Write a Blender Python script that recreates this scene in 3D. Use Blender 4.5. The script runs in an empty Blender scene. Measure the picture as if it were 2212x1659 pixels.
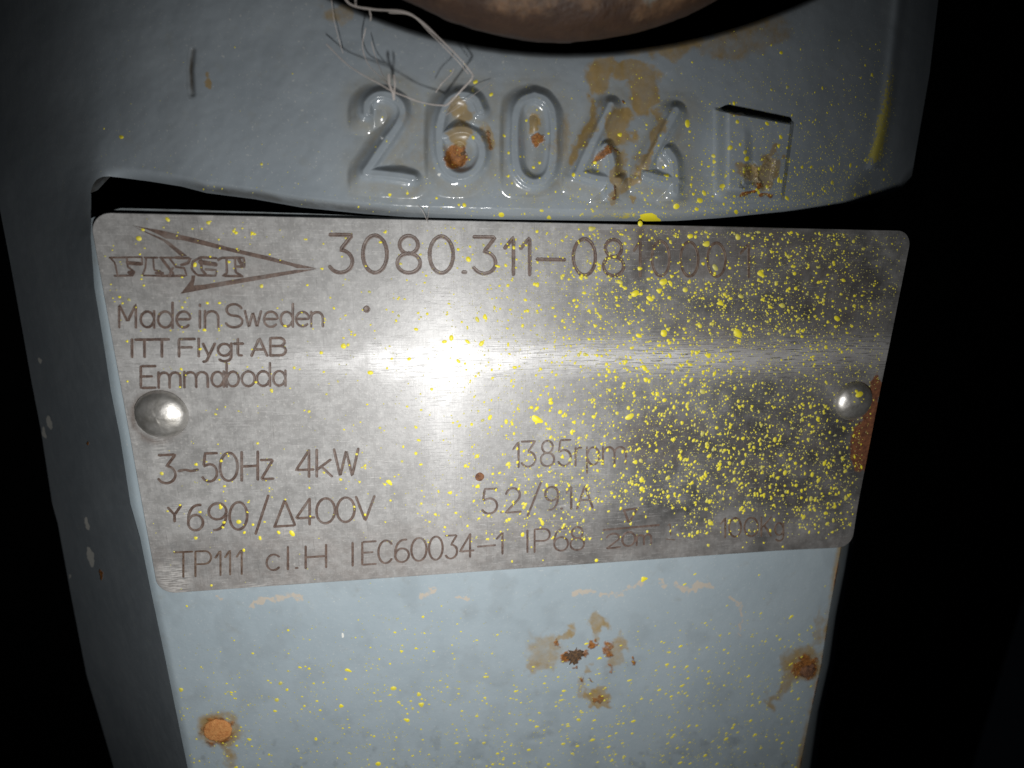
import bpy, math, random
import numpy as np
from mathutils import Matrix, Vector

S = 0.001                       # everything below is thought of in millimetres
scene = bpy.context.scene
COL = scene.collection
rng = np.random.RandomState(7)
random.seed(7)

# ------------------------------------------------------------------ camera
# plate plane = z 0, x right, y up, millimetres; phone held ~70 mm in front of it
CAM = np.array([-14.05, 22.14, 69.96])
RIGHT = np.array([0.99065, 0.01377, 0.13575])
DOWN = np.array([-0.02053, -0.96853, 0.24806])
FWD = np.array([0.13490, -0.24853, -0.95919])
FPX, CX, CY = 1106.5, 1106.0, 829.5

cam_data = bpy.data.cameras.new('camera')
cam = bpy.data.objects.new('camera', cam_data)
COL.objects.link(cam)
cam.matrix_world = Matrix((
    (RIGHT[0], -DOWN[0], -FWD[0], CAM[0] * S),
    (RIGHT[1], -DOWN[1], -FWD[1], CAM[1] * S),
    (RIGHT[2], -DOWN[2], -FWD[2], CAM[2] * S),
    (0, 0, 0, 1)))
cam_data.sensor_width = 36.0
cam_data.lens = 36.0 * 2017.0 / 4032.0
cam_data.clip_start = 0.004
cam_data.clip_end = 20.0
cam_data.dof.use_dof = True
cam_data.dof.focus_distance = 0.0735
cam_data.dof.aperture_fstop = 19.0
scene.camera = cam

# ------------------------------------------------------------------ world and flash
world = bpy.data.worlds.new('World')
scene.world = world
world.use_nodes = True
bg = world.node_tree.nodes['Background']
bg.inputs['Color'].default_value = (0.6, 0.75, 1.0, 1)
bg.inputs['Strength'].default_value = 0.0012

LAMP = np.array([-13.5, -8.5, 77.8])
ld = bpy.data.lights.new('phone_flash', 'SPOT')
ld.energy = 0.40
ld.color = (1.0, 0.99, 0.97)
ld.shadow_soft_size = 0.0022
ld.spot_size = math.radians(134)
ld.spot_blend = 1.0
lamp = bpy.data.objects.new('phone_flash', ld)
COL.objects.link(lamp)
lamp.location = Vector(LAMP * S)
lamp.rotation_euler = Vector((0.02, -0.13, -0.985)).to_track_quat('-Z', 'Y').to_euler()

scene.view_settings.view_transform = 'Standard'
scene.view_settings.look = 'None'
scene.view_settings.exposure = 0.0
scene.view_settings.gamma = 1.0
scene.render.engine = 'CYCLES'
scene.cycles.max_bounces = 6


# ------------------------------------------------------------------ helpers
def P(px, py, z):
    """point (mm) at depth z that the photo shows at (px,py), photo 2212 wide"""
    px = np.asarray(px, float); py = np.asarray(py, float); z = np.asarray(z, float)
    a = (px - CX) / FPX; b = (py - CY) / FPX
    d = a[..., None] * RIGHT + b[..., None] * DOWN + FWD
    t = (z - CAM[2]) / d[..., 2]
    return CAM + d * t[..., None]


def empty(name, label, cat, loc=(0, 0, 0), group=None):
    o = bpy.data.objects.new(name, None)
    o.empty_display_size = 0.005
    o.location = Vector(np.array(loc) * S)
    COL.objects.link(o)
    o['label'] = label; o['category'] = cat
    if group: o['group'] = group
    return o


def tag(o, label, cat, group=None):
    o['label'] = label; o['category'] = cat
    if group: o['group'] = group
    return o


def world_loc(o):
    v = np.zeros(3)
    while o is not None:
        v = v + np.array(o.location); o = o.parent
    return v


def mk(name, verts, faces, mat, parent=None, attrs=None, smooth=True, uv=None, label=None, kind=None):
    """faces: (n,4) or (n,3) int array, or list of such arrays"""
    verts = np.asarray(verts, float) * S
    if parent is not None:
        verts = verts - world_loc(parent)
    if isinstance(faces, np.ndarray): faces = [faces]
    faces = [np.asarray(f) for f in faces if len(f)]
    me = bpy.data.meshes.new(name)
    nl = sum(f.size for f in faces); nf = sum(len(f) for f in faces)
    me.vertices.add(len(verts)); me.loops.add(nl); me.polygons.add(nf)
    me.vertices.foreach_set('co', verts.ravel())
    me.loops.foreach_set('vertex_index', np.concatenate([f.ravel() for f in faces]).astype(np.int32))
    tot = np.concatenate([np.full(len(f), f.shape[1]) for f in faces]).astype(np.int32)
    st = np.concatenate([[0], np.cumsum(tot)[:-1]]).astype(np.int32)
    me.polygons.foreach_set('loop_start', st)
    me.polygons.foreach_set('use_smooth', np.full(nf, smooth))
    me.update(calc_edges=True)
    if attrs:
        for k, v in attrs.items():
            a = me.attributes.new(k, 'FLOAT', 'POINT')
            a.data.foreach_set('value', np.asarray(v, np.float32).ravel())
    if uv is not None:
        l = me.uv_layers.new(name='UVMap')
        li = np.zeros(nl, np.int32); me.loops.foreach_get('vertex_index', li)
        l.data.foreach_set('uv', np.asarray(uv, np.float32)[li].ravel())
    me.materials.append(mat)
    o = bpy.data.objects.new(name, me)
    COL.objects.link(o)
    if parent is not None: o.parent = parent
    if label: o['label'] = label
    if kind: o['kind'] = kind
    return o


def grid_faces(nr, nc, flip=False):
    r = np.arange(nr - 1)[:, None] * nc; c = np.arange(nc - 1)[None, :]
    a = (r + c).ravel()
    f = np.stack([a, a + nc, a + nc + 1, a + 1], 1)     # rows run down the picture, columns to the right
    return f[:, ::-1] if flip else f


_lat = rng.rand(6, 256, 256)


def vnoise(x, y, k=0):
    xi = np.floor(x).astype(int); yi = np.floor(y).astype(int)
    fx = x - xi; fy = y - yi
    fx = fx * fx * (3 - 2 * fx); fy = fy * fy * (3 - 2 * fy)
    L = _lat[k % 6]
    a = L[yi & 255, xi & 255]; b = L[yi & 255, (xi + 1) & 255]
    c = L[(yi + 1) & 255, xi & 255]; d = L[(yi + 1) & 255, (xi + 1) & 255]
    return (a * (1 - fx) + b * fx) * (1 - fy) + (c * (1 - fx) + d * fx) * fy


def fbm(x, y, k=0, octv=4):
    s = 0; a = 0.5; t = 0
    for i in range(octv):
        s = s + a * vnoise(x * 2 ** i + 17.3 * i, y * 2 ** i + 9.1 * i, k + i); t += a; a *= 0.55
    return s / t


def sstep(a, b, x):
    t = np.clip((np.asarray(x, float) - a) / (b - a), 0, 1)
    return t * t * (3 - 2 * t)


def seg_dist(px, py, pts):
    d = np.full(np.shape(px), 1e9)
    for (x0, y0), (x1, y1) in zip(pts[:-1], pts[1:]):
        vx, vy = x1 - x0, y1 - y0
        L = vx * vx + vy * vy + 1e-9
        t = np.clip(((px - x0) * vx + (py - y0) * vy) / L, 0, 1)
        d = np.minimum(d, np.hypot(px - x0 - t * vx, py - y0 - t * vy))
    return d


def smooth_poly(pts, n=6, closed=False):
    """Catmull-Rom through the points"""
    p = np.array(pts, float)
    if len(p) < 3: 
        t = np.linspace(0, 1, max(2, n))[:, None]
        return p[0] * (1 - t) + p[-1] * t
    if closed: q = np.vstack([p[-2], p, p[1]])
    else: q = np.vstack([2 * p[0] - p[1], p, 2 * p[-1] - p[-2]])
    out = []
    for i in range(1, len(q) - 2):
        for t in np.linspace(0, 1, n, endpoint=False):
            a, b, c, d = q[i - 1], q[i], q[i + 1], q[i + 2]
            out.append(0.5 * ((2 * b) + (c - a) * t + (2 * a - 5 * b + 4 * c - d) * t * t + (-a + 3 * b - 3 * c + d) * t ** 3))
    out.append(q[-2])
    return np.array(out)


# ------------------------------------------------------------------ materials
class NT:
    def __init__(self, name):
        self.m = bpy.data.materials.new(name); self.m.use_nodes = True
        self.t = self.m.node_tree; self.t.nodes.clear()
        self.out = self.t.nodes.new('ShaderNodeOutputMaterial')
        self.tc = None

    def n(self, typ, **kw):
        nd = self.t.nodes.new('ShaderNode' + typ)
        for k, v in kw.items():
            if k.startswith('_'): setattr(nd, k[1:], v)
        for k, v in kw.items():
            if not k.startswith('_'):
                key = int(k[1:]) if k[0] == 'i' and k[1:].isdigit() else k.replace('__', ' ')
                s = nd.inputs[key]
                if isinstance(v, bpy.types.NodeSocket): self.t.links.new(v, s)
                elif isinstance(v, (tuple, list)) and len(v) == 3 and s.type == 'RGBA': s.default_value = (*v, 1)
                else: s.default_value = v
        return nd

    def obj(self):
        if self.tc is None: self.tc = self.t.nodes.new('ShaderNodeTexCoord')
        return self.tc.outputs['Object']

    def mapping(self, scale, loc=(0, 0, 0), rot=(0, 0, 0), src=None):
        return self.n('Mapping', Vector=src or self.obj(), Scale=scale, Location=loc, Rotation=rot).outputs[0]

    def noise(self, scale, detail=4, rough=0.55, vec=None, dist=0.0):
        return self.n('TexNoise', Vector=vec or self.obj(), Scale=scale, Detail=detail, Roughness=rough, Distortion=dist).outputs['Fac']

    def ramp(self, fac, a, b, lo=0.0, hi=1.0, mode='SMOOTHSTEP'):
        return self.n('MapRange', _interpolation_type=mode, Value=fac, i1=a, i2=b, i3=lo, i4=hi).outputs[0]

    def math(self, op, a, b=0.0, c=0.0):
        return self.n('Math', _operation=op, i0=a, i1=b, i2=c).outputs[0]

    def mix(self, f, a, b):
        nd = self.t.nodes.new('ShaderNodeMix'); nd.data_type = 'RGBA'
        for s, v in ((nd.inputs[0], f), (nd.inputs[6], a), (nd.inputs[7], b)):
            if isinstance(v, bpy.types.NodeSocket): self.t.links.new(v, s)
            elif isinstance(v, (tuple, list)): s.default_value = (*v, 1) if len(v) == 3 else v
            else: s.default_value = v
        return nd.outputs[2]

    def attr(self, name):
        return self.n('Attribute', _attribute_name=name).outputs['Fac']

    def bump(self, h, dist, strength=1.0, normal=None):
        kw = dict(Height=h, Distance=dist, Strength=strength)
        if normal is not None: kw['Normal'] = normal
        return self.n('Bump', **kw).outputs[0]

    def finish(self, sh):
        self.t.links.new(sh, self.out.inputs[0]); return self.m


def painted_metal(name, base, base2, rough=0.27, spec=0.5, soft=0.0, grain=0.28):
    k = NT(name)
    lo = k.noise(70, 5, 0.6); mid = k.noise(420, 4, 0.6); hi = k.noise(3200, 3, 0.6)
    col = k.mix(k.ramp(lo, 0.3, 0.7), base, base2)
    col = k.mix(k.ramp(mid, 0.56, 0.78, 0, 0.30), col, (0.20, 0.205, 0.185))
    col = k.mix(k.ramp(hi, 0.63, 0.72, 0, 0.42), col, (0.50, 0.50, 0.46))
    grime_shade = k.attr('grime_shade')  # dirt mottling, plus shade painted on the lower lip and pocket walls
    gm = k.math('MULTIPLY', grime_shade, k.ramp(mid, 0.25, 0.65, 0.55, 1.0))
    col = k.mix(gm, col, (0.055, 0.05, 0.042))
    dsn = k.math('MULTIPLY', k.attr('dust'), k.ramp(k.noise(900, 5, .7), .3, .7, .4, 1.))
    col = k.mix(dsn, col, (0.215, 0.20, 0.155))
    # ochre film
    ru = k.attr('ochre')
    rn = k.math('ADD', ru, k.math('MULTIPLY', k.math('SUBTRACT', k.noise(700, 5, 0.65), 0.5), 0.75))
    rm = k.ramp(rn, 0.22 - .14 * soft, 0.78 + .25 * soft)
    ocol = k.mix(k.noise(1100, 4), (0.17, 0.105, 0.020), (0.31, 0.205, 0.060))
    rmix = k.math('MULTIPLY', rm, k.ramp(mid, 0.25, 0.75, 0.55, 0.92))
    col = k.mix(rmix, col, ocol)
    # deep rust
    dr = k.attr('rust')
    dn = k.math('ADD', dr, k.math('MULTIPLY', k.math('SUBTRACT', k.noise(950, 5, 0.7), 0.5), 0.8))
    dm = k.ramp(dn, 0.32 - .1 * soft, 0.72 + .2 * soft)
    dcol = k.mix(k.ramp(k.noise(1600, 5, 0.7), 0.3, 0.7), (0.11, 0.042, 0.012), (0.34, 0.135, 0.028))
    col = k.mix(dm, col, dcol)
    # dry residue, pale chips and yellow overspray
    col = k.mix(k.ramp(k.math('ADD', k.attr('beige'), k.math('MULTIPLY', k.math('SUBTRACT', k.noise(1600, 4, .7), 0.5), 0.9)), 0.42, 0.80, 0, 0.62), col, (0.46, 0.37, 0.27))
    col = k.mix(k.ramp(k.math('ADD', k.attr('chip'), k.math('MULTIPLY', k.math('SUBTRACT', k.noise(1400, 3), 0.5), 0.6)), 0.45, 0.6), col, (0.62, 0.62, 0.58))
    ye = k.attr('yellow')
    ym = k.ramp(k.math('ADD', ye, k.math('MULTIPLY', k.math('SUBTRACT', k.noise(1900, 4, 0.75), 0.5), 1.5)), 0.44, 0.64, 0, 0.85)
    col = k.mix(ym, col, (0.46, 0.40, 0.06))
    dirty = k.math('MAXIMUM', rmix, dm)
    ro = k.math('ADD', k.math('MULTIPLY', dirty, 0.32), k.ramp(mid, 0.3, 0.75, rough - 0.05, rough + 0.16))
    b1 = k.bump(k.noise(260, 3, 0.5), 0.00020, 0.13)
    b2 = k.bump(k.noise(2600, 4, 0.6), 0.00003 + .00003 * soft, grain, b1)
    b3 = k.bump(k.math('MULTIPLY', dm, k.noise(2200, 5, .75)), 0.00030, 0.8, b2)
    p = k.n('BsdfPrincipled', Base__Color=col, Roughness=ro, Normal=b3)
    p.inputs['Specular IOR Level'].default_value = spec
    return k.finish(p.outputs[0])


def rust_mat(name, c1, c2, scale=1200, rough=0.8):
    k = NT(name)
    f = k.ramp(k.noise(scale, 6, 0.7), 0.3, 0.7)
    col = k.mix(f, c1, c2)
    col = k.mix(k.ramp(k.noise(scale * 2.5, 3), 0.6, 0.75, 0, 0.6), col, (0.05, 0.03, 0.02))
    p = k.n('BsdfPrincipled', Base__Color=col, Roughness=rough, Normal=k.bump(k.noise(scale * 1.5, 6, 0.7), 0.00025, 0.9))
    return k.finish(p.outputs[0])


def plate_mat():
    k = NT('brushed_steel_plate')
    ob = k.obj()
    # brushing lines along the height, and finer wipe scratches across
    vb = k.noise(1, 3, 0.6, k.mapping((9000, 160, 1)))
    hb = k.noise(1, 3, 0.6, k.mapping((140, 7000, 1), rot=(0, 0, 0.02)))
    scr = k.noise(1, 2, 0.5, k.mapping((260, 5200, 1), rot=(0, 0, -0.22)))
    lo = k.noise(95, 5, 0.62); mid = k.noise(520, 5, 0.65); hi = k.noise(2400, 4, 0.6)
    dirt = k.attr('dirt')
    patch = k.math('ADD', k.math('MULTIPLY', dirt, 0.9), k.math('ADD', k.math('MULTIPLY', k.math('SUBTRACT', mid, 0.5), 0.30), k.math('MULTIPLY', k.math('SUBTRACT', vb, 0.5), 0.35)))
    dm = k.ramp(patch, 0.0, 1.0, 0.03, 0.97, 'LINEAR')
    nrm = k.bump(vb, 0.000012, 0.5)
    nrm = k.bump(hb, 0.000010, 0.45, nrm)
    nrm = k.bump(k.ramp(scr, .60, .68), 0.000035, 0.6, nrm)
    nrm = k.bump(lo, 0.00045, 0.10, nrm)
    tint = k.mix(k.ramp(lo, 0.3, 0.7), (0.21, 0.209, 0.212), (0.182, 0.181, 0.182))
    tan = k.n('Tangent', _direction_type='UV_MAP', _uv_map='UVMap').outputs[0]
    g1 = k.n('BsdfAnisotropic', Color=tint, Roughness=0.32, Anisotropy=0.74, Rotation=0.0, Normal=nrm, Tangent=tan)
    g2 = k.n('BsdfAnisotropic', Color=tint, Roughness=0.30, Anisotropy=0.78, Rotation=0.25, Normal=nrm, Tangent=tan)
    g3 = k.n('BsdfAnisotropic', Color=tint, Roughness=0.47, Anisotropy=0.0, Normal=nrm)
    g4 = k.n('BsdfAnisotropic', Color=tint, Roughness=0.27, Anisotropy=0.0, Normal=nrm)
    m0 = k.n('MixShader', i0=0.62, i1=g1.outputs[0], i2=g2.outputs[0]).outputs[0]
    m1 = k.n('MixShader', i0=0.56, i1=m0, i2=g3.outputs[0]).outputs[0]
    m2 = k.n('MixShader', i0=0.035, i1=m1, i2=g4.outputs[0]).outputs[0]
    dcol = k.mix(k.ramp(k.noise(160, 4), 0.3, 0.7), (0.318, 0.315, 0.310), (0.378, 0.375, 0.370))
    dcol = k.mix(k.ramp(k.noise(900, 4, .75), 0.40, 0.62, 0.40, 0), dcol, (0.165, 0.160, 0.155))
    dcol = k.mix(k.ramp(hi, 0.56, 0.70, 0, 0.5), dcol, (0.52, 0.51, 0.49))
    dcol = k.mix(k.ramp(scr, .62, .70, 0, .30), dcol, (0.55, 0.54, 0.53))
    dcol = k.mix(k.ramp(k.noise(1, 2, .5, k.mapping((5200, 210, 1), rot=(0, 0, 0.12))), .64, .72, 0, .35), dcol, (0.12, 0.115, 0.11))
    dcol = k.mix(k.math('MULTIPLY', k.attr('scuff'), k.ramp(k.noise(1, 3, .6, k.mapping((600, 5200, 1), rot=(0, 0, -0.75))), .4, .6)), dcol, (0.66, 0.65, 0.63))
    dcol = k.mix(k.math('MULTIPLY', k.attr('brown'), k.ramp(mid, 0.3, 0.65, 0.25, 0.95)), dcol, (0.10, 0.062, 0.045))
    rough_d = k.n('BsdfPrincipled', Base__Color=dcol, Roughness=0.42, Metallic=0.0,
                  Normal=k.bump(hi, 0.00003, 0.6)).outputs[0]
    m3 = k.n('MixShader', i0=dm, i1=m2, i2=rough_d).outputs[0]
    # rust by the right rivet
    rn = k.math('ADD', k.attr('rust'), k.math('MULTIPLY', k.math('SUBTRACT', k.noise(800, 5, 0.7), 0.5), 0.5))
    rm = k.ramp(rn, 0.40, 0.55)
    rc = k.mix(k.ramp(k.noise(1500, 5, 0.7), 0.3, 0.7), (0.075, 0.025, 0.014), (0.20, 0.075, 0.03))
    rs = k.n('BsdfPrincipled', Base__Color=rc, Roughness=0.75, Normal=k.bump(k.noise(2600, 5), 0.0001, 0.8)).outputs[0]
    m4 = k.n('MixShader', i0=rm, i1=m3, i2=rs).outputs[0]
    return k.finish(m4)


def simple(name, col, rough=0.5, metal=0.0, nscale=900, col2=None, bump=0.00003, spec=0.5):
    k = NT(name)
    c = k.mix(k.ramp(k.noise(nscale, 5, 0.65), 0.3, 0.7), col, col2 or tuple(v * 0.75 for v in col))
    p = k.n('BsdfPrincipled', Base__Color=c, Roughness=rough, Metallic=metal, Normal=k.bump(k.noise(nscale * 2, 4), bump, 0.7))
    p.inputs['Specular IOR Level'].default_value = spec
    return k.finish(p.outputs[0])


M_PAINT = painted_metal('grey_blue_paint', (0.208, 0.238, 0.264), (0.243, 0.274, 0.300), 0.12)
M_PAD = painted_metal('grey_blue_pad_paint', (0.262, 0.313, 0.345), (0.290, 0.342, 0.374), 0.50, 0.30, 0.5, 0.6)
M_PLATE = plate_mat()
def engr_mat(name, dark, mid_, wear):
    k = NT(name)
    c = k.mix(k.ramp(k.noise(1700, 5, .65), .3, .7), dark, mid_)
    c = k.mix(k.ramp(k.noise(420, 5, .7), .50, .70, 0, wear), c, (0.25, 0.235, 0.22))
    return k.finish(k.n('BsdfPrincipled', Base__Color=c, Roughness=.5, Normal=k.bump(k.noise(3000, 4), .00004, .8)).outputs[0])


M_ENGR = engr_mat('engraved_brown', (0.060, 0.038, 0.030), (0.125, 0.085, 0.068), .28)
M_ENGR_FAINT = simple('engraved_faint', (0.060, 0.034, 0.022), 0.55, 0.0, 1100, (0.15, 0.11, 0.085))
def yellow_mat():
    k = NT('yellow_paint')
    t = k.math('ADD', k.attr('tone'), k.math('MULTIPLY', k.math('SUBTRACT', k.noise(2500, 3), .5), .5))
    c = k.mix(k.ramp(t, .1, .9), (0.40, 0.385, 0.135), (0.70, 0.615, 0.03))
    return k.finish(k.n('BsdfPrincipled', Base__Color=c, Roughness=.5, Normal=k.bump(k.noise(3000, 3), .00003, .6)).outputs[0])


M_YEL = yellow_mat()
M_RIVET = simple('rivet_steel', (0.66, 0.645, 0.62), 0.46, 0.88, 600, (0.42, 0.405, 0.375), 0.00007)
M_CORE = simple('black_cast_iron', (0.02, 0.02, 0.02), 0.8, 0.0, 300)
M_RUST_ORANGE = rust_mat('orange_rust', (0.42, 0.16, 0.045), (0.56, 0.27, 0.09), 1600)
M_RUST_DARK = rust_mat('dark_rust', (0.055, 0.024, 0.016), (0.22, 0.10, 0.045), 1600)
M_SCAB = rust_mat('black_scab', (0.03, 0.02, 0.016), (0.14, 0.075, 0.03), 2200)
M_BEIGE = rust_mat('dry_beige_residue', (0.36, 0.28, 0.19), (0.46, 0.37, 0.26), 1800)


def strand_mat():
    k = NT('clear_nylon')
    d = k.n('BsdfPrincipled', Base__Color=(0.78, 0.72, 0.68), Roughness=0.18)
    tr = k.n('BsdfTranslucent', Color=(0.7, 0.62, 0.58))
    tp = k.n('BsdfTransparent')
    a = k.n('MixShader', i0=0.4, i1=d.outputs[0], i2=tr.outputs[0])
    return k.finish(k.n('MixShader', i0=0.50, i1=a.outputs[0], i2=tp.outputs[0]).outputs[0])


M_STRAND = strand_mat()

# ------------------------------------------------------------------ setting: dark wall far behind
wall_v = np.array([[-900, -900, -520], [900, -900, -520], [900, 900, -520], [-900, 900, -520]])
w_ = mk('back_wall', wall_v, np.array([[0, 1, 2, 3]]), simple('dark_wall', (0.012, 0.014, 0.013), 0.9, 0, 12))
w_['kind'] = 'structure'

# ------------------------------------------------------------------ the pump housing
pump = empty('pump_housing', 'grey-blue painted cast pump housing with raised number 26044 and rust stains, behind the steel nameplate',
             'pump', (0, -40, -27))

# image-plane tables (photo pixels at 2212 wide)
T = lambda xs, ys: (lambda v: np.interp(v, xs, ys))
Ridge = T([-300, 0, 116, 231, 314, 351, 420, 600], [1972, 1942, 1929, 1916, 1899, 1889, 1872, 1840])
Sil = T([-300, 0, 159, 251, 331, 384, 600], [2072, 2027, 2008, 1992, 1978, 1969, 1940])
Bot = T([196, 197.5, 200, 204, 209, 216, 224, 236, 264, 326, 396, 451, 556, 660, 800, 900, 1100, 1400, 1500, 1560, 1640, 1732, 1833, 1916, 1966, 1985],
        [417, 408, 401, 394, 388.5, 384, 381.5, 381, 384, 392, 403, 417, 430, 448, 462, 469, 474, 478, 479, 474, 467, 460, 447, 432, 409, 380])
TOPY = -170.0


def Top(px):
    dx = np.clip(1 - ((px - 1215) / 1140.) ** 2, 0, 1)
    return np.maximum(TOPY, -1017 - 9 + 1140. * np.sqrt(dx))


_zx = np.array([-400, -150, -60, 0, 60, 130, 200, 300, 420, 700, 1100, 1450, 1600, 1750, 1850, 1905, 1950, 2000, 2100, 2300])
_zz = np.array([-90, -50, -42, -32, -23, -14.5, -8.6, -4.0, -1.0, 1.4, 1.9, .9, -1.0, -5.0, -9.2, -11.6, -16, -23, -42, -80.])
_tabx = np.arange(-400, 2300.)
_tabz = np.interp(_tabx, _zx, _zz)
for w in (61, 41):
    _tabz = np.convolve(np.pad(_tabz, w // 2, mode='edge'), np.ones(w) / w, 'valid')


def to_base(px, py):
    r = Ridge(py); s = Sil(py)
    return np.where(px < r, 196 + (px - 196) * (1905 - 196) / (r - 196), 1905 + (px - r) * 80 / (s - r)) * (px >= 196) + px * (px < 196)


def from_base(b, py):
    r = Ridge(py); s = Sil(py)
    return np.where(b < 1905, 196 + (b - 196) * (r - 196) / (1905 - 196), r + (b - 1905) * (s - r) / 80.)


Xe = T([-300, 470, 510, 625, 745, 851, 944, 1092, 1166, 1270, 1421, 1655, 1800], [196, 197, 196, 204, 224, 240, 259, 282, 303, 324, 356, 404, 434])
Xs = T([-300, 150, 300, 454, 551, 727, 829, 926, 1088, 1131, 1284, 1458, 1631, 1800],
       [-130, -70, -35, 0, 19, 51, 69, 88, 113, 125, 153, 187, 238, 285])
PADZ = -0.9


def Zbody(px, py, rough=True):
    b = to_base(px, py)
    zu = np.interp(b, _tabx, _tabz)
    zu = zu + 0.75 * np.exp(-((b - 1905) / 13.) ** 2) * (py < 365)
    s = Bot(np.clip(b, 196, 1985)) - py
    lip = np.clip(1 - s / 26., 0, 1.2)
    zu = zu - np.where(b > 196, 2.3 * lip ** 2 * sstep(196, 260, b), 0)
    # chamfered lower right corner
    cf = sstep(345, 420, py + (b - 1905) * 0.35) * sstep(1850, 1925, b)
    zu = zu - 3.0 * cf
    te = py - Top(np.clip(b, 0, 2300))
    zu = zu - np.where(Top(np.clip(b, 0, 2300)) > TOPY + 5, 0.9 * np.clip(1 - te / 14., 0, 1.2) ** 2, 0)
    # scratch left of the number and slow casting unevenness
    d = seg_dist(px, py, [(417, 108), (413, 150), (416, 203)])
    zu = zu - 0.35 * np.exp(-(d / 4.5) ** 2)
    zl = Zleft(px, py)
    k = 1 - sstep(196, 340, px)
    z = zu * (1 - k) + zl * k
    z = z + Zrough(px, py) * (1 - k)
    return z


def Zrough(px, py):
    return 0.42 * (fbm(px / 90., py / 90., 1) - 0.5) + 0.018 * (fbm(px / 16., py / 16., 3) - 0.5)


def Zleft(px, py):
    xe = Xe(py); xs = Xs(py)
    t = np.clip((xe - px) / (xe - xs), -2, 1.5)
    e = .16 * (1 - sstep(380, 520, py))
    t = .5 * (t + np.sqrt(t * t + e * e))
    zf = PADZ - 31.0 * np.clip(t, 0, 2) ** 1.02
    w = sstep(180, 600, py)
    return np.interp(px, _tabx, _tabz) * (1 - w) + zf * w + Zrough(px, py)


def blobs(px, py, items, warp=10.0, wl=38.0, k=2):
    """soft stain mask: items (x, y, rx, ry, angle, strength) or polylines ('l', pts, radius, strength)"""
    wx = px + warp * 2 * (fbm(px / wl, py / wl, k) - 0.5) * 2
    wy = py + warp * 2 * (fbm(px / wl + 40, py / wl + 11, k + 1) - 0.5) * 2
    m = np.zeros(np.shape(px))
    for it in items:
        if it[0] == 'l':
            d = seg_dist(wx, wy, it[1]) / it[2]
            v = it[3] * np.clip(1.25 - d, 0, 1)
        else:
            x, y, rx, ry, a, s = it
            c, sn = math.cos(math.radians(a)), math.sin(math.radians(a))
            dx, dy = wx - x, wy - y
            d = np.hypot((dx * c + dy * sn) / rx, (-dx * sn + dy * c) / ry)
            v = s * np.clip((1.45 - d) / 0.7, 0, 1)
        m = np.maximum(m, v)
    return m


OCHRE_UP = [(1298, 163, 32, 38, 20, .85), (1385, 198, 30, 44, -10, .95), (1372, 158, 55, 18, 6, .7), (1340, 272, 30, 38, 15, .95),
            ('l', [(1285, 222), (1262, 290), (1232, 352)], 17, .85), ('l', [(1425, 232), (1405, 300), (1372, 372)], 17, .85),
            ('l', [(1345, 330), (1340, 380), (1330, 420)], 14, .9), ('l', [(1365, 380), (1345, 405), (1332, 425)], 10, .9), (1363, 428, 8, 12, 0, .8),
            (992, 243, 26, 20, 0, .8), (990, 300, 24, 34, 0, .95), (1048, 292, 14, 30, -15, .6),
            (1155, 268, 16, 26, 0, .95), (440, 166, 12, 14, 30, .75), (1218, 300, 16, 60, 10, .45), (1195, 330, 14, 40, 0, .4),
            (1450, 100, 95, 26, -6, .62), (1575, 95, 70, 34, -25, .55), (1650, 75, 60, 50, -30, .5), (725, 30, 36, 26, 0, .5),
            (1612, 372, 24, 24, 0, .8), (1650, 372, 22, 34, 20, .85), (1674, 340, 9, 20, 15, .8), (1585, 236, 16, 8, 0, .6), (890, 265, 18, 26, 0, .35),
            (905, 330, 26, 14, 0, .3)]
RUST_UP = [(985, 338, 24, 24, 0, .9), (1160, 300, 15, 14, 10, .8), ('l', [(1052, 282), (1062, 322)], 7, .6), ('l', [(1318, 318), (1285, 350)], 11, .8),
           ('l', [(1598, 424), (1628, 414), (1640, 398)], 7, .9), ('l', [(1640, 424), (1668, 420)], 6, .7), ('l', [(1330, 405), (1326, 428)], 5, .6), (1346, 221, 3, 3, 0, .9),
           ('l', [(1316, 312), (1342, 330)], 4, .6)]


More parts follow.
